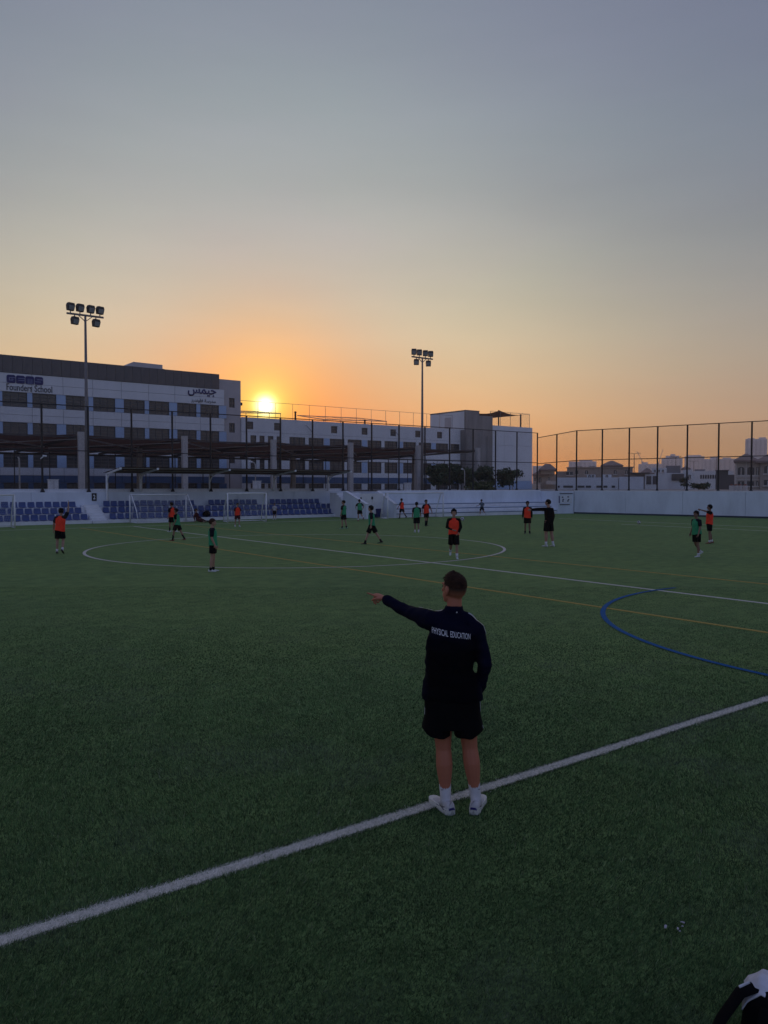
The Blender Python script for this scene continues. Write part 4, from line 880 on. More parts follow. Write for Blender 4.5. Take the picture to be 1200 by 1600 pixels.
def hand(b, w, d, nrm, S, curl, side, spread=.35):
    """palm, four unequal bent fingers and a thumb; d points along the hand, nrm out of the palm"""
    d = d.normalized(); nrm = (nrm - d * nrm.dot(d)).normalized(); a = d.cross(nrm).normalized() * side     # a points to the thumb side
    L = .052 * S
    b.limb([w, w + d * L * .5, w + d * L * 1.02], [(.014 * S, .010 * S), (.0215 * S, .0105 * S), (.022 * S, .009 * S)], 10, a)
    for i, (off, ln, r) in enumerate(((.0155, .050, .0052), (.0055, .056, .0054), (-.0050, .052, .0051), (-.0145, .041, .0046))):
        p = w + d * L * (1.0 if i in (1, 2) else .93) + a * off * S; c = curl[i]; dirn = (d + a * off * 6 * spread).normalized(); pts = [p - d * .012 * S, p]; q = p.copy(); ang = 0
        for seg in (.45, .31, .24):
            ang += c; v = (dirn * math.cos(ang) + nrm * math.sin(ang)); q = q + v * ln * S * seg; pts.append(q.copy())
        b.limb(pts, [r * S, r * S, r * S * .95, r * S * .88, r * S * .78], 8)
    c = curl[4]; p = w + d * L * .25 + a * .014 * S; v1 = (d * .75 + a * .75 + nrm * .25).normalized(); v2 = (d + a * (.35 - c) + nrm * (.2 + c)).normalized()
    b.limb([p - a * .008 * S, p, p + v1 * .024 * S, p + v1 * .024 * S + v2 * .026 * S], [.0075 * S, .0075 * S, .0065 * S, .005 * S], 8)

def joints(H, pose, kid=True):
    """skeleton in local axes: x right, y forward, z up; soles end on z = 0"""
    J = {}; lean, side = R(pose.get('lean', 0)), R(pose.get('side', 0)); tw = R(pose.get('twist', 0))
    T = Matrix.Rotation(-side, 3, 'Y') @ Matrix.Rotation(-lean, 3, 'X') @ Matrix.Rotation(tw, 3, 'Z'); J['T'] = T
    pel = Vector((0, 0, 0)); J['pel'] = pel
    for n, z in (('waist', .085), ('chest', .20), ('sh', .275), ('neck', .305)): J[n] = pel + T @ Vector((0, 0, z * H))
    hs = 1.10 if kid else 1.0; J['hs'] = hs
    hl = Matrix.Rotation(R(pose.get('head_yaw', 0)), 3, 'Z') @ Matrix.Rotation(R(-pose.get('head_pitch', 0)), 3, 'X'); J['HR'] = hl
    J['head'] = J['neck'] + (T @ Vector((0, .012 * H, .05 * H))) + Vector((0, 0, .048 * H * hs))
    sw = .098 if kid else .108; asc = .94 if kid else 1.0
    for s, k in ((-1, 'L'), (1, 'R')):
        J['sh' + k] = pel + T @ Vector((s * sw * H, 0, .262 * H + pose.get('shrug' + k, 0) * H))
        u, f = pose.get('arm' + k, ((s * .22, .0, -1), (s * .08, .25, -1))); u, f = Vector(u).normalized(), Vector(f).normalized()
        J['el' + k] = J['sh' + k] + u * .165 * H * asc; J['wr' + k] = J['el' + k] + f * .145 * H * asc; J['hd' + k] = Vector(pose.get('hand' + k, f)).normalized()
        J['pn' + k] = Vector(pose.get('palm' + k, (-s, .2, 0)))
        fw, out, kn = pose.get('leg' + k, (0, 3, 4)); fw, out, kn = R(fw), R(out), R(kn)
        hip = pel + Vector((s * .05 * H, 0, -.012 * H)); d = Vector((s * math.sin(out), math.sin(fw) * math.cos(out), -math.cos(fw) * math.cos(out))); kne = hip + d * .245 * H
        a2 = fw - kn; d2 = Vector((s * math.sin(out) * .7, math.sin(a2), -math.cos(a2))).normalized(); ank = kne + d2 * .24 * H
        J['hip' + k], J['kn' + k], J['an' + k] = hip, kne, ank; J['fp' + k] = R(pose.get('foot' + k, (8, 0))[1]); J['fy' + k] = R(pose.get('foot' + k, (8, 0))[0]) * s
    low = min(J['an' + k].z - .042 * H - max(0, math.sin(-J['fp' + k])) * .10 * H - max(0, math.sin(J['fp' + k])) * .03 * H for k in 'LR'); low = pose.get('low', low)
    for k, v in J.items():
        if isinstance(v, Vector) and k[:2] not in ('hd', 'pn'): J[k] = v - Vector((0, 0, low))
    return J

def foot_frame(J, k):
    """axes of a foot: right, forward, up"""
    y, p = J['fy' + k], J['fp' + k]; f = Vector((math.sin(y) * math.cos(p), math.cos(y) * math.cos(p), math.sin(p))); r = Vector((math.cos(y), -math.sin(y), 0)); return r, f, r.cross(f)
def shoe_mb(J, k, H, z_lift=0.0, scale=1.0):
    r, f, u = foot_frame(J, k); L = .158 * H * scale; base = J['an' + k] - u * .042 * H; b = MB(); pts = []; rad = []; n = 14; rings = []
    for t, w, h in ((-.30, .05, .36), (-.285, .20, .66), (-.22, .29, .84), (-.10, .31, .86), (.04, .30, .80), (.17, .29, .66), (.35, .33, .46), (.52, .35, .35), (.64, .27, .26), (.70, .12, .16)):
        c = base + f * t * L; ring = []
        for i in range(n):
            a = 2 * math.pi * i / n; x = math.cos(a); q = math.sin(a); hh = h * .30 * L * 1.15
            toe = .03 * L * max(0, (t - .4)) * 2
            ring.append(c + r * (w * .5 * L * .8 * math.copysign(abs(x) ** .7, x)) + u * (hh * (.5 + .5 * math.copysign(abs(q) ** (.45 if q < 0 else .9), q)) + toe))
        rings.append(ring)
    m = len(rings); vs = [v for q in rings for v in q]
    b.add(vs, [(i*n+j, i*n+(j+1)%n, (i+1)*n+(j+1)%n, (i+1)*n+j) for i in range(m-1) for j in range(n)] + [tuple(range(n))[::-1], tuple(range((m-1)*n, m*n))]); return b
def torso_rings(b, J, H, w, n=18, parts=None):
    T = J['T']; pts = [J[p] if isinstance(p, str) else p for p, _, _ in w]; b.tube(pts, [(x * H, y * H) for _, x, y in w], n, True, T @ Vector((1, 0, 0)), 2.5)
def face_and_head(b, J, H):
    hs, c, Q = J['hs'], J['head'], J['HR']; s = H * hs
    b.ell(c + Q @ Vector((0, -.006 * s, .008 * s)), (.0425 * s, .053 * s, .050 * s), Q); b.ell(c + Q @ Vector((0, .014 * s, -.026 * s)), (.033 * s, .036 * s, .036 * s), Q)
    b.ell(c + Q @ Vector((0, .038 * s, -.050 * s)), (.015 * s, .012 * s, .010 * s), Q)                                                          # chin
    b.limb([c + Q @ Vector((0, .046 * s, .006 * s)), c + Q @ Vector((0, .060 * s, -.014 * s))], [.0055 * s, .0085 * s], 8)                        # nose
    b.ell(c + Q @ Vector((0, .043 * s, .017 * s)), (.028 * s, .009 * s, .007 * s), Q)                                                           # brow
    b.ell(c + Q @ Vector((0, .047 * s, -.030 * s)), (.013 * s, .007 * s, .005 * s), Q)                                                          # lips
    for q in (-1, 1): b.ell(c + Q @ Vector((q * .0435 * s, -.004 * s, -.006 * s)), (.006 * s, .012 * s, .019 * s), Q @ Matrix.Rotation(q * .35, 3, 'Z'))
    b.limb([J['neck'] - J['T'] @ Vector((0, 0, .03 * H)), c + Q @ Vector((0, -.008 * s, -.03 * s))], [.033 * H, .031 * H], 12)
def body_mesh(J, H, vox, fat=1.0, ts=1.0, curlL=None, curlR=None, col=(.30, .17, .11), smooth=3, extra=None):
    b = MB(); face_and_head(b, J, H)
    torso_rings(b, J, H, [(J['pel'] - Vector((0, 0, .03 * H)), .075 * fat * ts, .055 * fat * ts), ('pel', .085 * fat * ts, .062 * fat * ts), ('waist', .075 * fat * ts, .055 * fat * ts), ('chest', .090 * ts, .062 * ts), ('sh', .080 * ts, .046 * ts), ('neck', .034 * ts, .034 * ts)])
    for s, k in ((-1, 'L'), (1, 'R')):
        hip, kn, an = J['hip' + k], J['kn' + k], J['an' + k]; bk = Vector((0, -.006 * H, 0))
        b.limb([hip, hip.lerp(kn, .5), hip.lerp(kn, .92), kn.lerp(an, .08), kn.lerp(an, .20) + bk * .6, kn.lerp(an, .33) + bk, kn.lerp(an, .48) + bk * .7, kn.lerp(an, .66) + bk * .3, kn.lerp(an, .9), an], [.052 * H * fat, .045 * H * fat, .0335 * H * fat, .031 * H * fat, .0325 * H * fat, .0335 * H * fat, .0305 * H * fat, .0245 * H * fat, .0195 * H * fat, .021 * H * fat], 12)
        sh, el, wr = J['sh' + k], J['el' + k], J['wr' + k]; inn = J['T'] @ Vector((-s * .03 * H, 0, -.005 * H))
        b.limb([sh + inn, sh, sh.lerp(el, .5), el, el.lerp(wr, .3), wr], [.034 * H, .033 * H, .027 * H, .0225 * H, .0225 * H, .0155 * H], 12)
        hand(b, wr, J['hd' + k], J['pn' + k], H * 1.02, (curlL if k == 'L' else curlR) or (.35, .4, .45, .5, .2), 1 if k == 'L' else -1)
        r, f, u = foot_frame(J, k); b.limb([an - u * .018 * H, an - u * .030 * H + f * .045 * H, an - u * .034 * H + f * .075 * H], [.019 * H, (.016 * H, .009 * H), .007 * H], 10, r)
    if extra: extra(b)
    me = remeshed(b, vox, smooth, 'body'); n = len(me.vertices); co = np.empty(n * 3); me.vertices.foreach_get('co', co)
    c = np.ones((n, 4), np.float32); c[:, :3] = np.array(col); me.color_attributes.new('Col', 'FLOAT_COLOR', 'POINT').data.foreach_set('color', c.reshape(-1)); return me
def hair_mesh(J, H, style, seed):
    s = H * J['hs']; c, Q = J['head'], J['HR']; b = MB(); n, m = 26, 16; vs = []; k_ = {'curly': 1.20, 'short': 1.07, 'mop': 1.15}[style]; nz = {'curly': .016, 'short': .004, 'mop': .009}[style]
    top = []
    for i in range(m):
        t = math.pi / 2 * (1 - i / (m - 1) * 1.55)            # from crown down past the equator
        for j in range(n):
            a = 2 * math.pi * j / n; fy = math.sin(a)
            tt = max(t, R(18) if fy > .55 else (R(-2) if fy > .1 else R(-42)))          # hairline: high at the face, low at the nape
            d = Vector((math.cos(tt) * math.cos(a), math.cos(tt) * fy, math.sin(tt))); p = Vector((d.x * .0435, d.y * .054 - .006, d.z * .052 + .008)) * s * k_
            p += d * s * nz * (noise.noise(d * 5.5 + Vector((seed, 0, 0))) + .7 * noise.noise(d * 13 + Vector((0, seed, 0)))); vs.append(c + Q @ p)
    vs.append(c + Q @ Vector((0, -.004, .0)) * s); L = len(vs) - 1
    b.add(vs, [(i*n+j, (i+1)*n+j, (i+1)*n+(j+1)%n, i*n+(j+1)%n) for i in range(m-1) for j in range(n)] + [((m-1)*n+j, L, (m-1)*n+(j+1)%n) for j in range(n)]); return b.mesh('hair', (0,0,0), True)

def person(label, px, py, H, yaw, pose, fit, group=None, vox=.013, seed=0, lift=0.0):
    g = gnd(px, py); t = Thing('person', label, 'person', (g.x, g.y, lift), group, -YAW + R(yaw)); J = joints(H, pose)
    tone = fit.get('skin', (.26, .145, .095))
    obj('body', body_mesh(J, H, vox, fit.get('fat', .95), col=tone, curlL=pose.get('curlL'), curlR=pose.get('curlR')), M['skin'], t.root)
    # shirt
    b = MB(); torso_rings(b, J, H, [('pel', .094, .070), ('waist', .088, .066), ('chest', .100, .072), ('sh', .098, .060), ('neck', .045, .043)])
    for s, k in ((-1, 'L'), (1, 'R')):
        sh, el, wr = J['sh' + k], J['el' + k], J['wr' + k]; inn = J['T'] @ Vector((-s * .035 * H, 0, -.006 * H))
        if fit.get('sleeve', 'short') == 'long': b.limb([sh + inn, sh, sh.lerp(el, .5), el, wr.lerp(el, .08)], [.045 * H, .043 * H, .038 * H, .034 * H, .025 * H], 12)
        else: b.limb([sh + inn, sh, sh.lerp(el, .62)], [.046 * H, .044 * H, .043 * H], 12)
    obj('shirt', remeshed(b, vox, 2, 'shirt'), K[fit.get('shirt', 'dark')], t.root)
    if fit.get('bib'):
        b = MB(); rs = random.Random(seed); T = J['T']; n = 22; rings = []
        for q, (p, z, rx, ry) in enumerate((('pel', -.035, .112, .085), ('pel', .0, .108, .083), ('waist', 0, .101, .078), ('chest', -.03, .106, .083), ('chest', .03, .104, .081), ('sh', -.012, .082, .066), ('sh', .012, .064, .058), ('neck', -.008, .050, .050))):
            c = J[p] + T @ Vector((0, 0, z * H)); ring = []
            for j in range(n):
                a = 2 * math.pi * j / n; wv = 1 + (.045 * math.sin(3 * a + seed) + .03 * math.sin(7 * a + seed * 2)) * max(0, 1 - q / 4); cc, ss = math.cos(a), math.sin(a)
                ring.append(c + T @ Vector((rx * H * wv * math.copysign(abs(cc) ** .8, cc), ry * H * wv * math.copysign(abs(ss) ** .8, ss), (-.012 * H * math.cos(2 * a + seed) if q == 0 else 0))))
            rings.append(ring)
        vs = [v for r_ in rings for v in r_]; m = len(rings); b.add(vs, [(i*n+j, i*n+(j+1)%n, (i+1)*n+(j+1)%n, (i+1)*n+j) for i in range(m-1) for j in range(n)]); obj('bib', b.mesh('bib', (0,0,0), True), K[fit['bib']], t.root)
    # shorts
    b = MB(); torso_rings(b, J, H, [(J['pel'] - Vector((0, 0, .055 * H)), .088, .070), ('pel', .096, .073), (J['pel'] + J['T'] @ Vector((0, 0, .05 * H)), .086, .066)])
    sl = fit.get('shorts_len', .80)
    for k in 'LR':
        hip, kn = J['hip' + k], J['kn' + k]; b.tube([hip + Vector((0, 0, .02 * H)), hip.lerp(kn, .35), hip.lerp(kn, sl)], [(.056 * H, .064 * H), (.057 * H, .064 * H), (.060 * H, .064 * H)], 14)
    obj('shorts', remeshed(b, vox, 2, 'shorts'), K[fit.get('shorts', 'black')], t.root)
    for k in 'LR':
        an, kn = J['an' + k], J['kn' + k]; hgt = fit.get('sock_h', .3); obj('sock', MB().tube([an - (kn - an).normalized() * .015 * H, an.lerp(kn, hgt * .5), an.lerp(kn, hgt)], [.027 * H, .0255 * H, (.026 + .010 * hgt) * H], 12, True).mesh('sock', (0,0,0), True), K[fit.get('sock', 'sockw')], t.root)
        obj('shoe', shoe_mb(J, k, H).mesh('shoe', (0,0,0), True), K[fit.get('shoe', 'shoeb')], t.root)
    obj('hair', hair_mesh(J, H, fit.get('hair', 'mop'), seed * 3.7), K[fit.get('haircol', 'hair_dark')], t.root)
    s = H * J['hs']
    for q in (-1, 1): obj('eye', MB().ell(J['head'] + J['HR'] @ Vector((q * .0175 * s, .0465 * s, .006 * s)), (.0075 * s, .004 * s, .0042 * s), J['HR']).mesh('eye', (0,0,0), True), K['eye'], t.root)
    return t, J
DOWN = lambda s, f=.05, o=.2: ((s * o, f, -1), (s * .08, f + .25, -1))
GO, GG = 'players in orange bibs', 'players in green bibs'
SK2 = (.34, .20, .14)
person('player in orange bib with one arm raised, left of the centre circle', 94, 865, 1.62, 8, dict(lean=3, side=-4, twist=-8, head_yaw=10, armR=((.42, .10, .9), (.02, .05, 1)), armL=((-.35, -.1, -1), (-.15, .3, -1)), legL=(2, 2, 6), legR=(4, 4, 38), footR=(10, -30), shrugR=.02, curlR=(.1, .1, .1, .1, .1)), dict(bib='orange', sock_h=.22, skin=SK2, hair='mop'), GO, seed=1)
person('player in orange bib half hidden behind a green bib', 269, 831, 1.58, 60, dict(lean=2, legL=(10, 3, 10), legR=(-8, 3, 12)), dict(bib='orange', shirt='black', shoe='shoew', shorts='black', sock='sockb', sock_h=.6), GO, seed=2)
person('player in green bib striding in front of an orange bib', 277, 845, 1.47, 78, dict(lean=4, head_yaw=10, legL=(20, 2, 12), legR=(-22, 2, 6), armL=((-.1, -.2, -1), (.2, .5, -1)), armR=((.1, .3, -1), (-.1, .6, -.7)), footR=(6, -8)), dict(bib='green', sock='sockb', sock_h=.6, shoe='shoer', shirt='black'), GG, seed=3)
person('boy in green bib and brown hair standing at the circle edge, facing right', 333, 893, 1.50, -82, dict(lean=-2, head_yaw=-6, legL=(2, 2, 4), legR=(-3, 2, 4), armL=((-.1, -.05, -1), (0, .5, -1)), armR=((.12, -.02, -1), (.0, .42, -.95))), dict(bib='green', sock='sockb', sock_h=.18, shoe='shoew', haircol='hair_brown', skin=(.40, .23, .16), shorts_len=.72), GG, vox=.011, seed=4)
person('player in orange bib standing by the small goal mouth', 371, 823, 1.42, -150, dict(lean=3, legL=(8, 5, 14), legR=(-4, 5, 8)), dict(bib='orange', shirt='maroon', shorts='maroon', shoe='shoew', sock_h=.15, skin=SK2, haircol='hair_brown'), GO, seed=5)
person('small child in a pale shirt by the far seats', 429, 812, 1.20, 170, dict(), dict(shirt='lilac', shorts='dark', skin=SK2, shoe='shoew', sock_h=.1), seed=6)
person('player in green bib standing near the end of the seats', 537, 826, 1.62, 60, dict(head_yaw=25, legL=(4, 5, 6), legR=(-5, 5, 6)), dict(bib='green', sock='sockb', sock_h=.2, shoe='shoeg', skin=SK2), GG, seed=7)
person('player in green bib running by the stair parapet', 562, 814, 1.52, 25, dict(lean=6, legL=(4, 3, 8), legR=(-12, 4, 45), footR=(6, -40), armL=((-.6, .0, -.8), (.3, .5, -.6)), armR=((.7, -.3, -.7), (-.3, .2, -.9))), dict(bib='green', shirt='dark', shoe='shoer', skin=SK2), GG, seed=8)
person('player in green bib taking a long step left across the circle', 581, 850, 1.66, 88, dict(lean=3, head_yaw=-10, legL=(24, 3, 6), legR=(-26, 3, 6), footR=(6, -10), armL=((-.15, -.1, -1), (0, .15, -1)), armR=((.15, .1, -1), (0, .3, -1))), dict(bib='green', sock='sockb', sock_h=.25, shoe='shoeb', skin=(.40, .24, .17), hair='curly', shorts_len=.9), GG, seed=9)
person('player in orange bib jogging in front of the larger goal', 628, 810, 1.52, 50, dict(lean=3, legL=(18, 2, 14), legR=(-18, 2, 20), footR=(5, -20), armL=((-.5, .1, -.9), (-.4, .3, -.8))), dict(bib='orange', sock='sockb', sock_h=.7), GO, seed=10)
person('player in green bib seen from behind, between the orange bibs', 651, 832, 1.60, 5, dict(legL=(3, 1, 6), legR=(-3, 1, 8)), dict(bib='green', shoe='shoew', sock_h=.2, sock='sockw', shorts_len=.9), GG, seed=11)
person('player in orange bib by the right post of the larger goal', 666, 822, 1.62, -155, dict(lean=2, side=-3, legL=(-10, 5, 10), legR=(14, 3, 10), armL=((-.6, .1, -.8), (-.2, .3, -.9)), armR=((.5, .1, -.9), (.1, .4, -.8))), dict(bib='orange', sock='sockb', sock_h=.7), GO, seed=12)
person('player in orange bib with black sleeves walking toward the camera', 709, 873, 1.66, 176, dict(lean=2, legL=(10, 2, 8), legR=(-14, 2, 36), footR=(5, -25), armL=((-.28, -.05, -1), (.25, .5, -.6)), armR=((.3, -.1, -1), (-.75, .55, -.35)), head_pitch=-4), dict(bib='orange', sleeve='long', shirt='black', sock='sockw', sock_h=.3, shoe='shoew', skin=(.36, .21, .15), hair='curly', shorts_len=.98), GO, vox=.011, seed=13)
person('child in dark grey top running along the bench steps', 753, 806, 1.38, 40, dict(lean=6, legL=(22, 2, 20), legR=(-20, 2, 30), footR=(5, -30), armL=((-.5, .2, -.8), (-.2, .6, -.2)), armR=((.5, -.3, -.8), (.1, .5, -.4))), dict(shirt='grey', shorts='dark', shoe='shoew', skin=SK2), seed=14)
person('player in orange bib standing in front of the second coach', 824, 834, 1.66, 168, dict(legL=(3, 3, 4), legR=(-2, 3, 6), armL=((-.18, 0, -1), (-.05, .1, -1))), dict(bib='orange', sleeve='long', shirt='black', sock='sockb', sock_h=.2, skin=(.20, .11, .075)), GO, seed=15)
person('player in green bib walking near the right wall, beside the pointing player', 1088, 870, 1.58, 108, dict(lean=2, head_yaw=8, legL=(3, 3, 4), legR=(-6, 4, 34), footR=(8, -30), armL=((-.3, .1, -1), (-.1, .4, -.9)), armR=((.25, -.1, -1), (.05, .35, -.9))), dict(bib='green', shirt='dark', sock_h=.18, sock='sockw', shoe='shoew', skin=(.22, .12, .085)), GG, seed=16, vox=.011)
person('player in orange bib pointing left near the right wall', 1108, 849, 1.64, 84, dict(lean=-2, head_yaw=-12, legL=(3, 3, 3), legR=(-8, 3, 6), armL=((-.25, .9, .30), (-.1, .95, .25)), armR=((.25, -.3, -1), (.1, -.1, -1)), curlL=(.05, .9, 1, 1, .4)), dict(bib='orange', shirt='black', sock_h=.18, shoe='shoer', skin=(.22, .12, .085)), GO, seed=17, vox=.011)
person('second coach in dark top and shorts pointing left across the pitch', 857, 854, 1.90, 32, dict(lean=2, head_yaw=20, legL=(3, 3, 6), legR=(-4, 4, 6), armL=((-.85, .45, .02), (-.85, .5, -.06)), armR=((.28, -.05, -1), (.05, .3, -1)), curlL=(.05, .8, .9, .9, .4)), dict(shirt='black', sleeve='long', shorts='black', sock_h=.28, sock='sockw', shoe='shoew', skin=(.36, .20, .14), hair='short', shorts_len=.8, fat=1.12), seed=18, vox=.011)
# someone sitting on the turf against the seats
person('person in dark maroon clothes sitting on the turf against the seats', 309, 816, 1.6, -100, dict(lean=-14, low=-.115 * 1.6, legL=(84, 6, 6), legR=(80, 8, 10), footL=(10, 70), footR=(10, 70), head_yaw=20, armL=((-.3, .3, -1), (0, .8, -.4)), armR=((.3, -.3, -1), (.1, .3, -.9))), dict(shirt='maroon', sleeve='long', shorts='maroon', shorts_len=.99, sock='sockb', sock_h=.95, haircol='hair_brown', skin=SK2), seed=19)
g = gnd(302, 811); t = Thing('sports_bag', 'round black sports bag on the front row beside the sitting person', 'bag', (g.x, 53.3, .22))
t.part('body', MB().ell((g.x, 53.2, .45), (.30, .2, .23)), K['black'], smooth=True); t.part('handle', MB().tube([(g.x - .12, 53.1, .64), (g.x - .05, 53.1, .74), (g.x + .05, 53.1, .74), (g.x + .12, 53.1, .64)], .018, 6), K['black'])

# ------------------------------------------------------------------ the coach in front
def coach():
    H = 1.78; g = gnd(718, 1264); t = Thing('person', 'coach in black jacket and shorts pointing left, seen from behind on the touchline', 'person', (g.x, g.y, 0), None, -YAW)
    J = {'T': Matrix.Identity(3), 'hs': 1.07, 'HR': Matrix.Rotation(R(38), 3, 'Z') @ Matrix.Rotation(R(4), 3, 'X')}
    V3 = lambda *a: Vector(a)
    J.update(pel=V3(-.055, 0, .93), waist=V3(-.065, .0, 1.08), chest=V3(-.065, .01, 1.27), sh=V3(-.055, .015, 1.41), neck=V3(-.045, .02, 1.50), head=V3(-.045, .045, 1.672),
             shL=V3(-.225, .035, 1.435), elL=V3(-.385, .275, 1.465), wrL=V3(-.565, .455, 1.535), shR=V3(.122, .0, 1.345), elR=V3(.184, -.045, 1.105), wrR=V3(.146, .055, .885),
             hipL=V3(-.145, 0, .90), knL=V3(-.125, -.008, .495), anL=V3(-.108, -.045, .080), hipR=V3(.035, 0, .90), knR=V3(.072, -.006, .505), anR=V3(.122, -.035, .080),
             hdL=V3(-.62, .62, .22).normalized(), pnL=V3(-.1, .1, -1), hdR=V3(-.02, .08, -.2).normalized(), pnR=V3(-1, .2, 0))
    J['fyL'], J['fyR'], J['fpL'], J['fpR'] = R(-25), R(19), 0, 0
    hair_z = 1.685
    me = body_mesh(J, H, .0045, 1.06, .84, curlL=(.05, 1.0, 1.15, 1.2, .45), curlR=(.3, .4, .4, .4, .2), col=(.44, .155, .088), smooth=8)
    # clipped sides: the skin reads darker where the hair is cropped short
    n = len(me.vertices); co = np.empty(n * 3); me.vertices.foreach_get('co', co); co = co.reshape(-1, 3); inv = np.array(J['HR'].inverted()); loc = (co - np.array(J['head'])) @ inv.T
    crop = np.clip((loc[:, 2] + .055) / .066, 0, 1) * np.clip((.036 - loc[:, 1]) / .03, 0, 1) * (co[:, 2] > 1.55)
    ear = (np.abs(loc[:, 0]) > .077) & (loc[:, 2] < .03); crop[ear] = 0
    c = np.ones((n, 4), np.float32); skin = np.array([.44, .155, .088]); stub = np.array([.036, .017, .010]); c[:, :3] = skin + (stub - skin) * crop[:, None]
    me.color_attributes['Col'].data.foreach_set('color', c.reshape(-1)); obj('body', me, M['skin'], t.root)
    # hair on top, swept
    b = MB(); Q, hc = J['HR'], J['head']; nn, mm = 40, 16; vs = []
    for i in range(mm):
        for j in range(nn):
            a = 2 * math.pi * j / nn; fy = math.sin(a); lo = R(26) if fy > .45 else R(14) if fy > -.2 else R(4); tt = math.pi / 2 - (math.pi / 2 - lo) * i / (mm - 1)
            d = V3(math.cos(tt) * math.cos(a), math.cos(tt) * fy, math.sin(tt)); e = (1 - i / (mm - 1)); p = V3(d.x * .0785, d.y * .097 - .008, d.z * .098 + .012) * 1.07 * (1.01 + .075 * min(1, e * 2.2))
            p += d * (.0035 * noise.noise(d * 9) + .0028 * noise.noise(V3(d.x * 38, d.y * 9, d.z * 20))); p.z += .016 * max(0, fy) * e; p.y += .010 * max(0, fy) * min(1, e * 2); vs.append(hc + Q @ p)
    b.add(vs, [(i*nn+j, (i+1)*nn+j, (i+1)*nn+(j+1)%nn, i*nn+(j+1)%nn) for i in range(mm-1) for j in range(nn)] + [tuple(range((mm-1)*nn, mm*nn))]); hr = obj('hair', b.mesh('hair', (0,0,0), True), K['hair_brown'], t.root)
    rr = random.Random(3); sb = MB()
    for _ in range(900):
        a = rr.uniform(0, 6.283); fy = math.sin(a); tt = R(rr.uniform(10 if fy < .4 else 28, 88)); d = V3(math.cos(tt) * math.cos(a), math.cos(tt) * fy, math.sin(tt)); p = V3(d.x * .079, d.y * .098 - .008, d.z * .100 + .013) * 1.02
        p = p * 1.105; q = p + d * rr.uniform(.004, .012) + V3(rr.uniform(-.006, .006), rr.uniform(.002, .012), rr.uniform(-.002, .005)); s = d.cross(V3(0, 1, .3)).normalized() * .0011; sb.add([hc + Q @ (p - s), hc + Q @ (p + s), hc + Q @ q], [(0, 1, 2)])
    obj('hair_strands', sb.mesh('hair_strands'), K['hair_brown'], hr)
    for q in (-1, 1): obj('eye', MB().ell(hc + Q @ V3(q * .032, .0845, .012), (.011, .006, .006), Q).mesh('eye', (0,0,0), True), K['eye'], t.root)
    # jacket
    b = MB(); X = V3(1, 0, 0); tl = lambda q: V3(1, 0, -q)
    rings = [((-.060, .0, .845), .232, .150, 0), ((-.058, 0, .875), .236, .152, 0), ((-.062, 0, .97), .212, .146, .01), ((-.080, .0, 1.08), .180, .135, .03), ((-.070, .005, 1.20), .193, .132, .06), ((-.062, .01, 1.30), .182, .125, .12), ((-.056, .015, 1.385), .150, .102, .16), ((-.048, .02, 1.445), .100, .082, .12), ((-.045, .022, 1.49), .075, .072, .02), ((-.045, .026, 1.545), .068, .070, 0)]
    nn = 36; vs = []
    for (c, rx, ry, tilt) in rings:
        for j in range(nn):
            a = 2 * math.pi * j / nn; cc, ss = math.cos(a), math.sin(a); x = rx * math.copysign(abs(cc) ** .85, cc); vs.append(V3(c[0] + x, c[1] + ry * math.copysign(abs(ss) ** .85, ss), c[2] - tilt * x))
    m = len(rings); b.add(vs, [(i*nn+j, i*nn+(j+1)%nn, (i+1)*nn+(j+1)%nn, (i+1)*nn+j) for i in range(m-1) for j in range(nn)] + [tuple(range(nn))[::-1], tuple(range((m-1)*nn, m*nn))])
    for k, s in (('L', -1), ('R', 1)):
        sh, el, wr = J['sh' + k], J['el' + k], J['wr' + k]; inn = V3(-s * .08, 0, -.015); e2 = wr.lerp(el, .06)
        b.limb([sh + inn, sh, sh.lerp(el, .5), el, el.lerp(wr, .4), wr.lerp(el, .2), e2], [.086, .077, .066, .054, .050, .043, .040], 16)
    b.limb([(-.015, .018, 1.472), (.055, .012, 1.428), (.128, .0, 1.352)], [.058, .060, .066], 14); b.limb([(-.075, .02, 1.472), (-.15, .03, 1.445), (-.222, .035, 1.437)], [.058, .060, .066], 14)
    me = remeshed(b, .007, 4, 'jacket'); nv = len(me.vertices); co = np.empty(nv * 3); me.vertices.foreach_get('co', co); co = co.reshape(-1, 3); nr = np.empty(nv * 3); me.vertices.foreach_get('normal', nr); nr = nr.reshape(-1, 3)
    dsp = np.array([.010 * noise.noise(V3(p[0] * 7, p[1] * 7, p[2] * 13)) + .006 * noise.noise(V3(p[0] * 16 + 3, p[1] * 16, p[2] * 26)) + .003 * math.sin(p[2] * 60 + 8 * p[0]) * max(0, min(1, (1.02 - p[2]) * 6)) for p in co]); co += nr * dsp[:, None]
    me.vertices.foreach_set('co', co.reshape(-1)); me.update()
    cc = np.ones((nv, 4), np.float32); base = np.array([.0026, .0027, .0045]); nav = np.array([.0038, .0046, .0175]); navy_lit = np.maximum(np.clip((co[:, 2] - 1.22) / .22, 0, 1), np.clip((np.abs(co[:, 0] + .06) - .17) / .06, 0, 1)); cc[:, :3] = base + (nav - base) * navy_lit[:, None]  # navy above fading to black below: the fall of light put into the colour
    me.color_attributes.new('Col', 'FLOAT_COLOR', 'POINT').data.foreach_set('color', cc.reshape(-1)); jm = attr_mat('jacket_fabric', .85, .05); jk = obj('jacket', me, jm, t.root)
    bvh = BVHTree.FromPolygons([Vector(p) for p in co], [tuple(p.vertices) for p in me.polygons])
    cuff = MB()
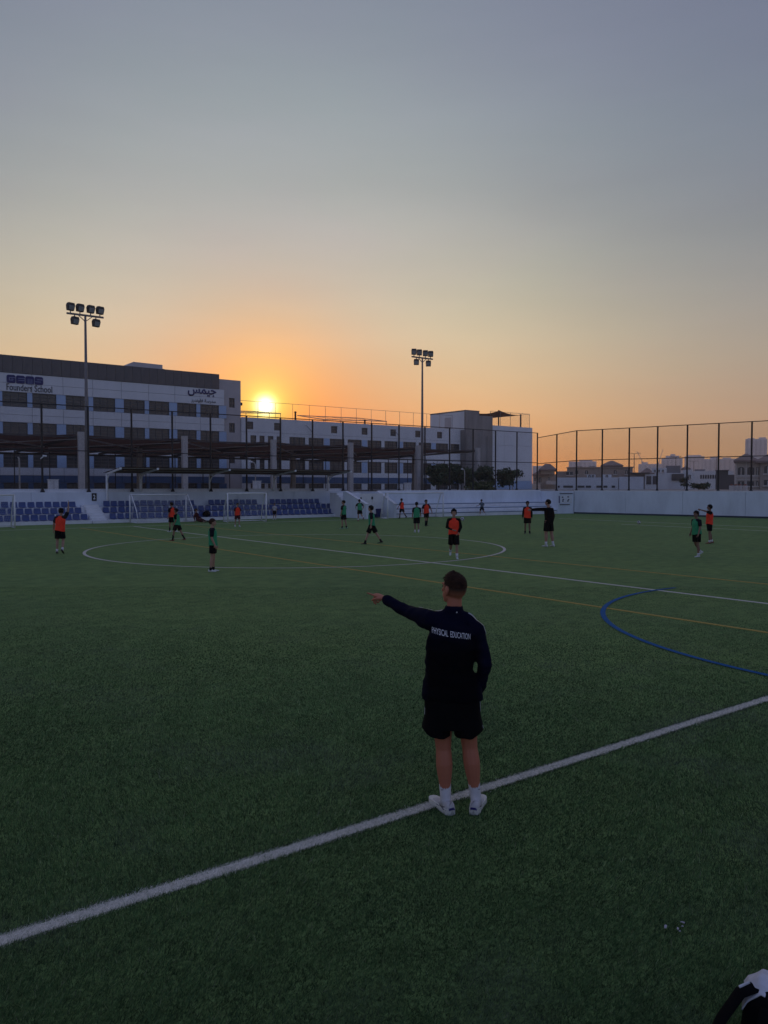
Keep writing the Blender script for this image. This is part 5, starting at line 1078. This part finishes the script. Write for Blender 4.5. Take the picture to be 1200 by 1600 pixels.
    for k in 'LR':
        wr, el = J['wr' + k], J['el' + k]; d = (wr - el).normalized(); obj('cuff', MB().tube([wr - d * .045, wr - d * .012], [.0425, .036], 16).mesh('cuff', (0,0,0), True), K['black'], jk)
    # lettering across the back, following the cloth
    tm = text_mesh('PHYSICAL  EDUCATION', 1, .004); bm = bmesh.new(); bm.from_mesh(tm); bmesh.ops.triangulate(bm, faces=bm.faces[:]); bmesh.ops.subdivide_edges(bm, edges=[e for e in bm.edges if e.calc_length() > .25], cuts=2); bm.to_mesh(tm); bm.free()
    n = len(tm.vertices); co2 = np.empty(n * 3); tm.vertices.foreach_get('co', co2); co2 = co2.reshape(-1, 3); a0, a1 = co2.min(0), co2.max(0); w, hh = .288, .043
    for v in tm.vertices:
        x = (v.co.x - (a0[0] + a1[0]) / 2) / (a1[0] - a0[0]) * w; z = (v.co.y - (a0[1] + a1[1]) / 2) / (a1[1] - a0[1]) * hh; P = V3(-.073 + x * .985, -1, 1.355 - x * .155 + z)
        hit = bvh.ray_cast(P, V3(0, 1, 0)); v.co = (hit[0] if hit[0] else V3(P.x, -.12, P.z)) + V3(0, -.0035, 0)
    obj('lettering', tm, M['white_print'], jk)
    def strip_on(name, path, w, m, par, aim, off=.004):
        """a sewn tape laid on the cloth along a path of points, seen along aim"""
        vs = []; fs = []; aim = Vector(aim).normalized()
        for i, p in enumerate(path):
            p = Vector(p); q = Vector(path[min(i + 1, len(path) - 1)]) - Vector(path[max(i - 1, 0)]); sd = q.cross(aim).normalized() * w / 2
            for s in (-1, 1):
                o = p + sd * s - aim * .5; h = bvh.ray_cast(o, aim, 1.2); vs.append((h[0] + h[1] * off) if h[0] else p)
        fs = [(2*i, 2*i+1, 2*i+3, 2*i+2) for i in range(len(path) - 1)]; obj(name, MB().add(vs, fs).mesh(name), m, par)
    lerp = lambda A, B, n: [Vector(A).lerp(Vector(B), i / n) for i in range(n + 1)]
    G = mat('reflective_tape', (.34, .36, .40), .5, .1, 20)
    strip_on('shoulder_tape', lerp((.035, .01, 1.46), (.135, .0, 1.43), 6) + lerp((.15, -.005, 1.40), (.195, -.02, 1.30), 5), .020, G, jk, (-.75, .35, -1.0))
    strip_on('shoulder_tape', lerp((-.125, .03, 1.46), (-.185, .05, 1.46), 4), .018, G, jk, (.1, .3, -1)); strip_on('shoulder_tape', lerp((-.20, .06, 1.47), (-.255, .12, 1.47), 4), .020, G, jk, (.1, .3, -1)); strip_on('shoulder_tape', lerp((-.27, .14, 1.48), (-.30, .18, 1.48), 3), .014, G, jk, (.1, .3, -1))
    strip_on('collar_mark', lerp((-.034, -.06, 1.512), (-.027, -.06, 1.508), 2), .009, M['white_print'], jk, (0, 1, 0))
    # shorts
    b = MB(); b.tube([(-.058, 0, .635), (-.058, 0, .86), (-.058, 0, .95)], [(.205, .140), (.215, .148), (.195, .14)], 28, True, (1, 0, 0), 2.6)
    for s, k, c0, c1 in ((-1, 'L', -.160, -.180), (1, 'R', .045, .066)): b.tube([(c0, .0, .84), (c0, 0, .72), (c1, .0, .63), (c1, .005, .50)], [(.106, .132), (.110, .134), (.108, .134), (.108, .134)], 22, True, (1, 0, 0), 2.3)
    me = remeshed(b, .008, 2, 'shorts'); nv = len(me.vertices); co = np.empty(nv * 3); me.vertices.foreach_get('co', co); co = co.reshape(-1, 3)
    hem = .578 + .060 * np.clip((np.abs(co[:, 0] + .058) - .11) / .14, 0, 1) ** 1.5 + .004 * np.sin(co[:, 0] * 60); low = co[:, 2] < hem; co[:, 2] = np.where(low, hem, co[:, 2])
    co += np.array([[.007 * noise.noise(V3(p[0] * 9, p[1] * 9, p[2] * 6)), .010 * noise.noise(V3(p[0] * 11 + 5, p[1] * 9, p[2] * 6)), 0] for p in co]); me.vertices.foreach_set('co', co.reshape(-1)); me.update(); so = obj('shorts', me, K['black'], t.root)
    bvh = BVHTree.FromPolygons([Vector(p) for p in co], [tuple(p.vertices) for p in me.polygons])
    strip_on('pocket_zip', lerp((.148, -.1, .855), (.166, -.1, .765), 6), .008, G, so, (-.5, 1, 0)); strip_on('side_tab', lerp((-.272, -.05, .79), (-.285, -.05, .735), 3), .022, G, so, (.8, 1, 0)); strip_on('hem_mark', lerp((.165, -.06, .66), (.172, -.06, .635), 2), .010, G, so, (-.6, 1, 0))
    # socks and shoes
    upper = mat('shoe_knit', (.50, .48, .47), .7, .12, 25); solem = mat('shoe_sole', (.62, .61, .55), .6, .1, 15); teal = mat('shoe_accent', (.16, .30, .30), .5, .1, 15)
    for k, s in (('L', -1), ('R', 1)):
        an, kn = J['an' + k], J['kn' + k]; ax = (kn - an).normalized(); sk = obj('sock', MB().tube([an - ax * .03, an + ax * .02, an + ax * .07, an + ax * .118, an + ax * .128], [.043, .041, .0425, .0445, .0455], 18, True).mesh('sock', (0,0,0), True), K['sockw'], t.root)
        r, f, u = foot_frame(J, k); sb = shoe_mb(J, k, H, scale=1.12); sh = obj('shoe', sb.mesh('shoe', (0,0,0), True), upper, t.root)
        base = an - u * .042 * H; Ls = .158 * H * 1.12; pr = []
        for tt, w in ((-.30, .06), (-.28, .22), (-.2, .30), (0, .31), (.2, .30), (.4, .345), (.55, .345), (.66, .25), (.715, .1)): pr.append((tt, w))
        lo = [base + f * tt * Ls + r * (w * .5 * Ls * .86) for tt, w in pr] + [base + f * tt * Ls - r * (w * .5 * Ls * .86) for tt, w in pr[::-1]]
        sl = MB(); nn = len(lo); top = [p + u * (.038 + .012 * (i in (0, 1, nn - 1, nn - 2))) for i, p in enumerate(lo)]; sl.add(lo + top, [tuple(range(nn))[::-1], tuple(range(nn, 2 * nn))] + [(i, (i + 1) % nn, nn + (i + 1) % nn, nn + i) for i in range(nn)]); obj('sole', sl.mesh('sole'), solem, sh)
        bv = BVHTree.FromPolygons([Vector(v) for v in sb.v], sb.f)
        def onshoe(name, path, w, m, aim):
            vs = []; aim = Vector(aim).normalized()
            for i, p in enumerate(path):
                q = path[min(i + 1, len(path) - 1)] - path[max(i - 1, 0)]; sd = q.cross(aim).normalized() * (w[i] if isinstance(w, list) else w) / 2
                for z in (-1, 1):
                    h_ = bv.ray_cast(p + sd * z - aim * .3, aim, .6); vs.append(h_[0] - aim * .004 if h_[0] else p)
            obj(name, MB().add(vs, [(2*i, 2*i+1, 2*i+3, 2*i+2) for i in range(len(path) - 1)]).mesh(name), m, sh)
        hb = base - f * .30 * Ls + u * .045; onshoe('heel_mark', [hb - r * .026, hb - r * .008 + u * .004, hb + r * .008 + u * .004, hb + r * .026], .017, M['navy'], f)
        onshoe('heel_tab', [hb + u * .022 - r * .012, hb + u * .05 - r * .006, hb + u * .06], .02, mat('heel_tab_knit', (.36, .34, .34), .8, .1, 20), f)
        side = r * s; sp = base + side * .045 + u * .042; onshoe('side_mark', [sp + f * .12 * Ls + u * .012, sp + f * .05 * Ls - u * .004, sp - f * .03 * Ls - u * .004, sp - f * .17 * Ls + u * .016], [.003, .010, .012, .002], M['black'], -side)
        onshoe('side_stripe', [sp + f * .45 * Ls - u * .020, sp + f * .2 * Ls - u * .012, sp - f * .1 * Ls - u * .010, sp - f * .22 * Ls - u * .008], .010, M['navy'] if k == 'L' else teal, -side)
        mp_ = an + ax * .10 + side * .03 + V3(0, -.034, 0); obj('sock_mark', MB().add([mp_ + V3(-.012, 0, .004), mp_ + V3(0, 0, -.004), mp_ + V3(.013, 0, .006), mp_ + V3(0, 0, .001)], [(0, 1, 2, 3)]).mesh('sock_mark'), M['black'], sk)
coach()

# ================================================================== BALLS, BAG, SCRAPS
def ball(label, p, r=.11):
    bm = bmesh.new(); bmesh.ops.create_icosphere(bm, subdivisions=4, radius=r); ico = bmesh.new(); bmesh.ops.create_icosphere(ico, subdivisions=1, radius=1); cs = [v.co.normalized() for v in ico.verts]; ico.free()
    me = bpy.data.meshes.new('football'); me.materials.append(K['white']); me.materials.append(K['black'])
    for f in bm.faces:
        f.smooth = True; d = f.calc_center_median().normalized(); f.material_index = 1 if max(d.dot(c) for c in cs) > .935 else 0
    bm.to_mesh(me); bm.free(); o = obj('football', me, None, None, p); tag(o, label, 'ball', 'footballs')
p = at(722.5, 811, 42); ball('white football in the air beside the player walking toward the camera', (p.x, p.y, p.z))
p = gnd(998, 819); ball('white football lying on the turf near the right wall', (p.x, p.y, .115))
# backpack at the bottom right corner
def backpack():
    d = 3.36; c = at(1250, 760, d); x, y = c.x, c.y; th = math.atan2(x, y); t = Thing('backpack', 'black backpack with a white cloth over its top in the bottom right corner', 'backpack', (x, y, 0), None, -th)
    b = MB(); b.tube([(0, 0, .0), (0, 0, .05), (0, .01, .16), (0, .015, .205), (0, .02, .236), (0, .02, .250)], [(.17, .10), (.195, .13), (.19, .125), (.165, .11), (.12, .08), (.05, .03)], 26, True, (1, 0, 0), 3.2); me = b.mesh('body', (0,0,0), True)
    for v in me.vertices: v.co += Vector((.012 * noise.noise(v.co * 14), .012 * noise.noise(v.co * 14 + Vector((3, 0, 0))), .012 * noise.noise(v.co * 10)))
    body = obj('body', me, K['black'], t.root)
    t.part('front_pocket', MB().tube([(0, -.115, .04), (0, -.135, .10), (0, -.12, .19)], [(.13, .03), (.135, .035), (.12, .02)], 18, True, (1, 0, 0), 3), K['black'], smooth=True, local=True)
    t.part('strap', MB().tube([(-.135, -.04, .235), (-.20, -.07, .205), (-.27, -.13, .10), (-.31, -.20, .02), (-.33, -.30, .015)], [(.035, .010), (.036, .012), (.034, .012), (.03, .010), (.028, .008)], 10, True, (.6, -.8, 0)), K['black'], smooth=True, local=True)
    t.part('strap_edge', MB().tube([(-.165, -.03, .240), (-.205, -.058, .222)], .006, 6), K['white'], local=True)
    # the cloth: a folded sheet draped over the top
    n, m = 44, 30; vs = []; base = [(-.19, .180), (-.174, .22), (-.122, .283), (-.04, .270), (.05, .278), (.15, .26), (.22, .20)]
    for i in range(n + 1):
        f = i / n * (len(base) - 1); q = min(int(f), len(base) - 2); w = f - q; bx = base[q][0] * (1 - w) + base[q + 1][0] * w; bz = base[q][1] * (1 - w) + base[q + 1][1] * w
        for j in range(m + 1):
            g = j / m; yy = -.085 + .20 * g; zz = bz - .035 * (2 * g - 1) ** 2 - (.012 if g < .12 else 0) + .016 * noise.noise(Vector((bx * 9, yy * 9, 1.5))) + .010 * math.sin(22 * bx + 9 * yy); vs.append((bx + .01 * noise.noise(Vector((bx * 12, yy * 12, 7))), yy, zz))
    cl = MB().add(vs, [(i*(m+1)+j, (i+1)*(m+1)+j, (i+1)*(m+1)+j+1, i*(m+1)+j+1) for i in range(n) for j in range(m)]).mesh('white_cloth', (0,0,0), True); o = obj('white_cloth', cl, cloth('towel', (.58, .58, .62)), None, (x, y, 0)); o.rotation_euler = (0, 0, -th)
    sol = o.modifiers.new('thick', 'SOLIDIFY'); sol.thickness = .006; tag(o, 'folded white cloth lying over the black backpack', 'cloth')
backpack()
rs = random.Random(5)
for px, py, s in ((1040, 1454, .014), (1059, 1457, .011), (1066, 1447, .012), (1062, 1461, .006), (1066, 1453, .006)):
    g = gnd(px, py); n = 7; b = MB(); top = [(s * (1 + .4 * rs.random()) * math.cos(6.283 * i / n), s * .42 * (1 + .6 * rs.random()) * math.sin(6.283 * i / n), .020 + .006 * rs.random()) for i in range(n)]
    b.add(top + [(x, y, z - .003) for x, y, z in top], [tuple(range(n)), tuple(range(n, 2 * n))[::-1]] + [(i, n + i, n + (i + 1) % n, (i + 1) % n) for i in range(n)]); o = obj('paper_scrap', b.mesh('paper_scrap'), K['lilac'], None, (g.x, g.y, 0)); o.rotation_euler = (0, 0, rs.uniform(0, 3)); tag(o, 'tiny white paper scrap on the turf at the lower right', 'scrap', 'paper scraps on the turf')

# ================================================================== HAZE
hm = bpy.data.materials.new('evening_haze'); hm.use_nodes = True; ht = hm.node_tree; ht.nodes.remove(ht.nodes['Principled BSDF']); pv = ht.nodes.new('ShaderNodeVolumePrincipled')
pv.inputs['Color'].default_value = (.92, .90, .88, 1); pv.inputs['Density'].default_value = .0004; pv.inputs['Anisotropy'].default_value = .45; ht.links.new(pv.outputs[0], ht.nodes['Material Output'].inputs['Volume'])
hz = obj('haze', MB().box(-250, 1000, -60, 1000, -2.0, 70).mesh('haze'), hm); tag(hz, 'thin evening haze over the whole place', 'haze', kind='stuff')
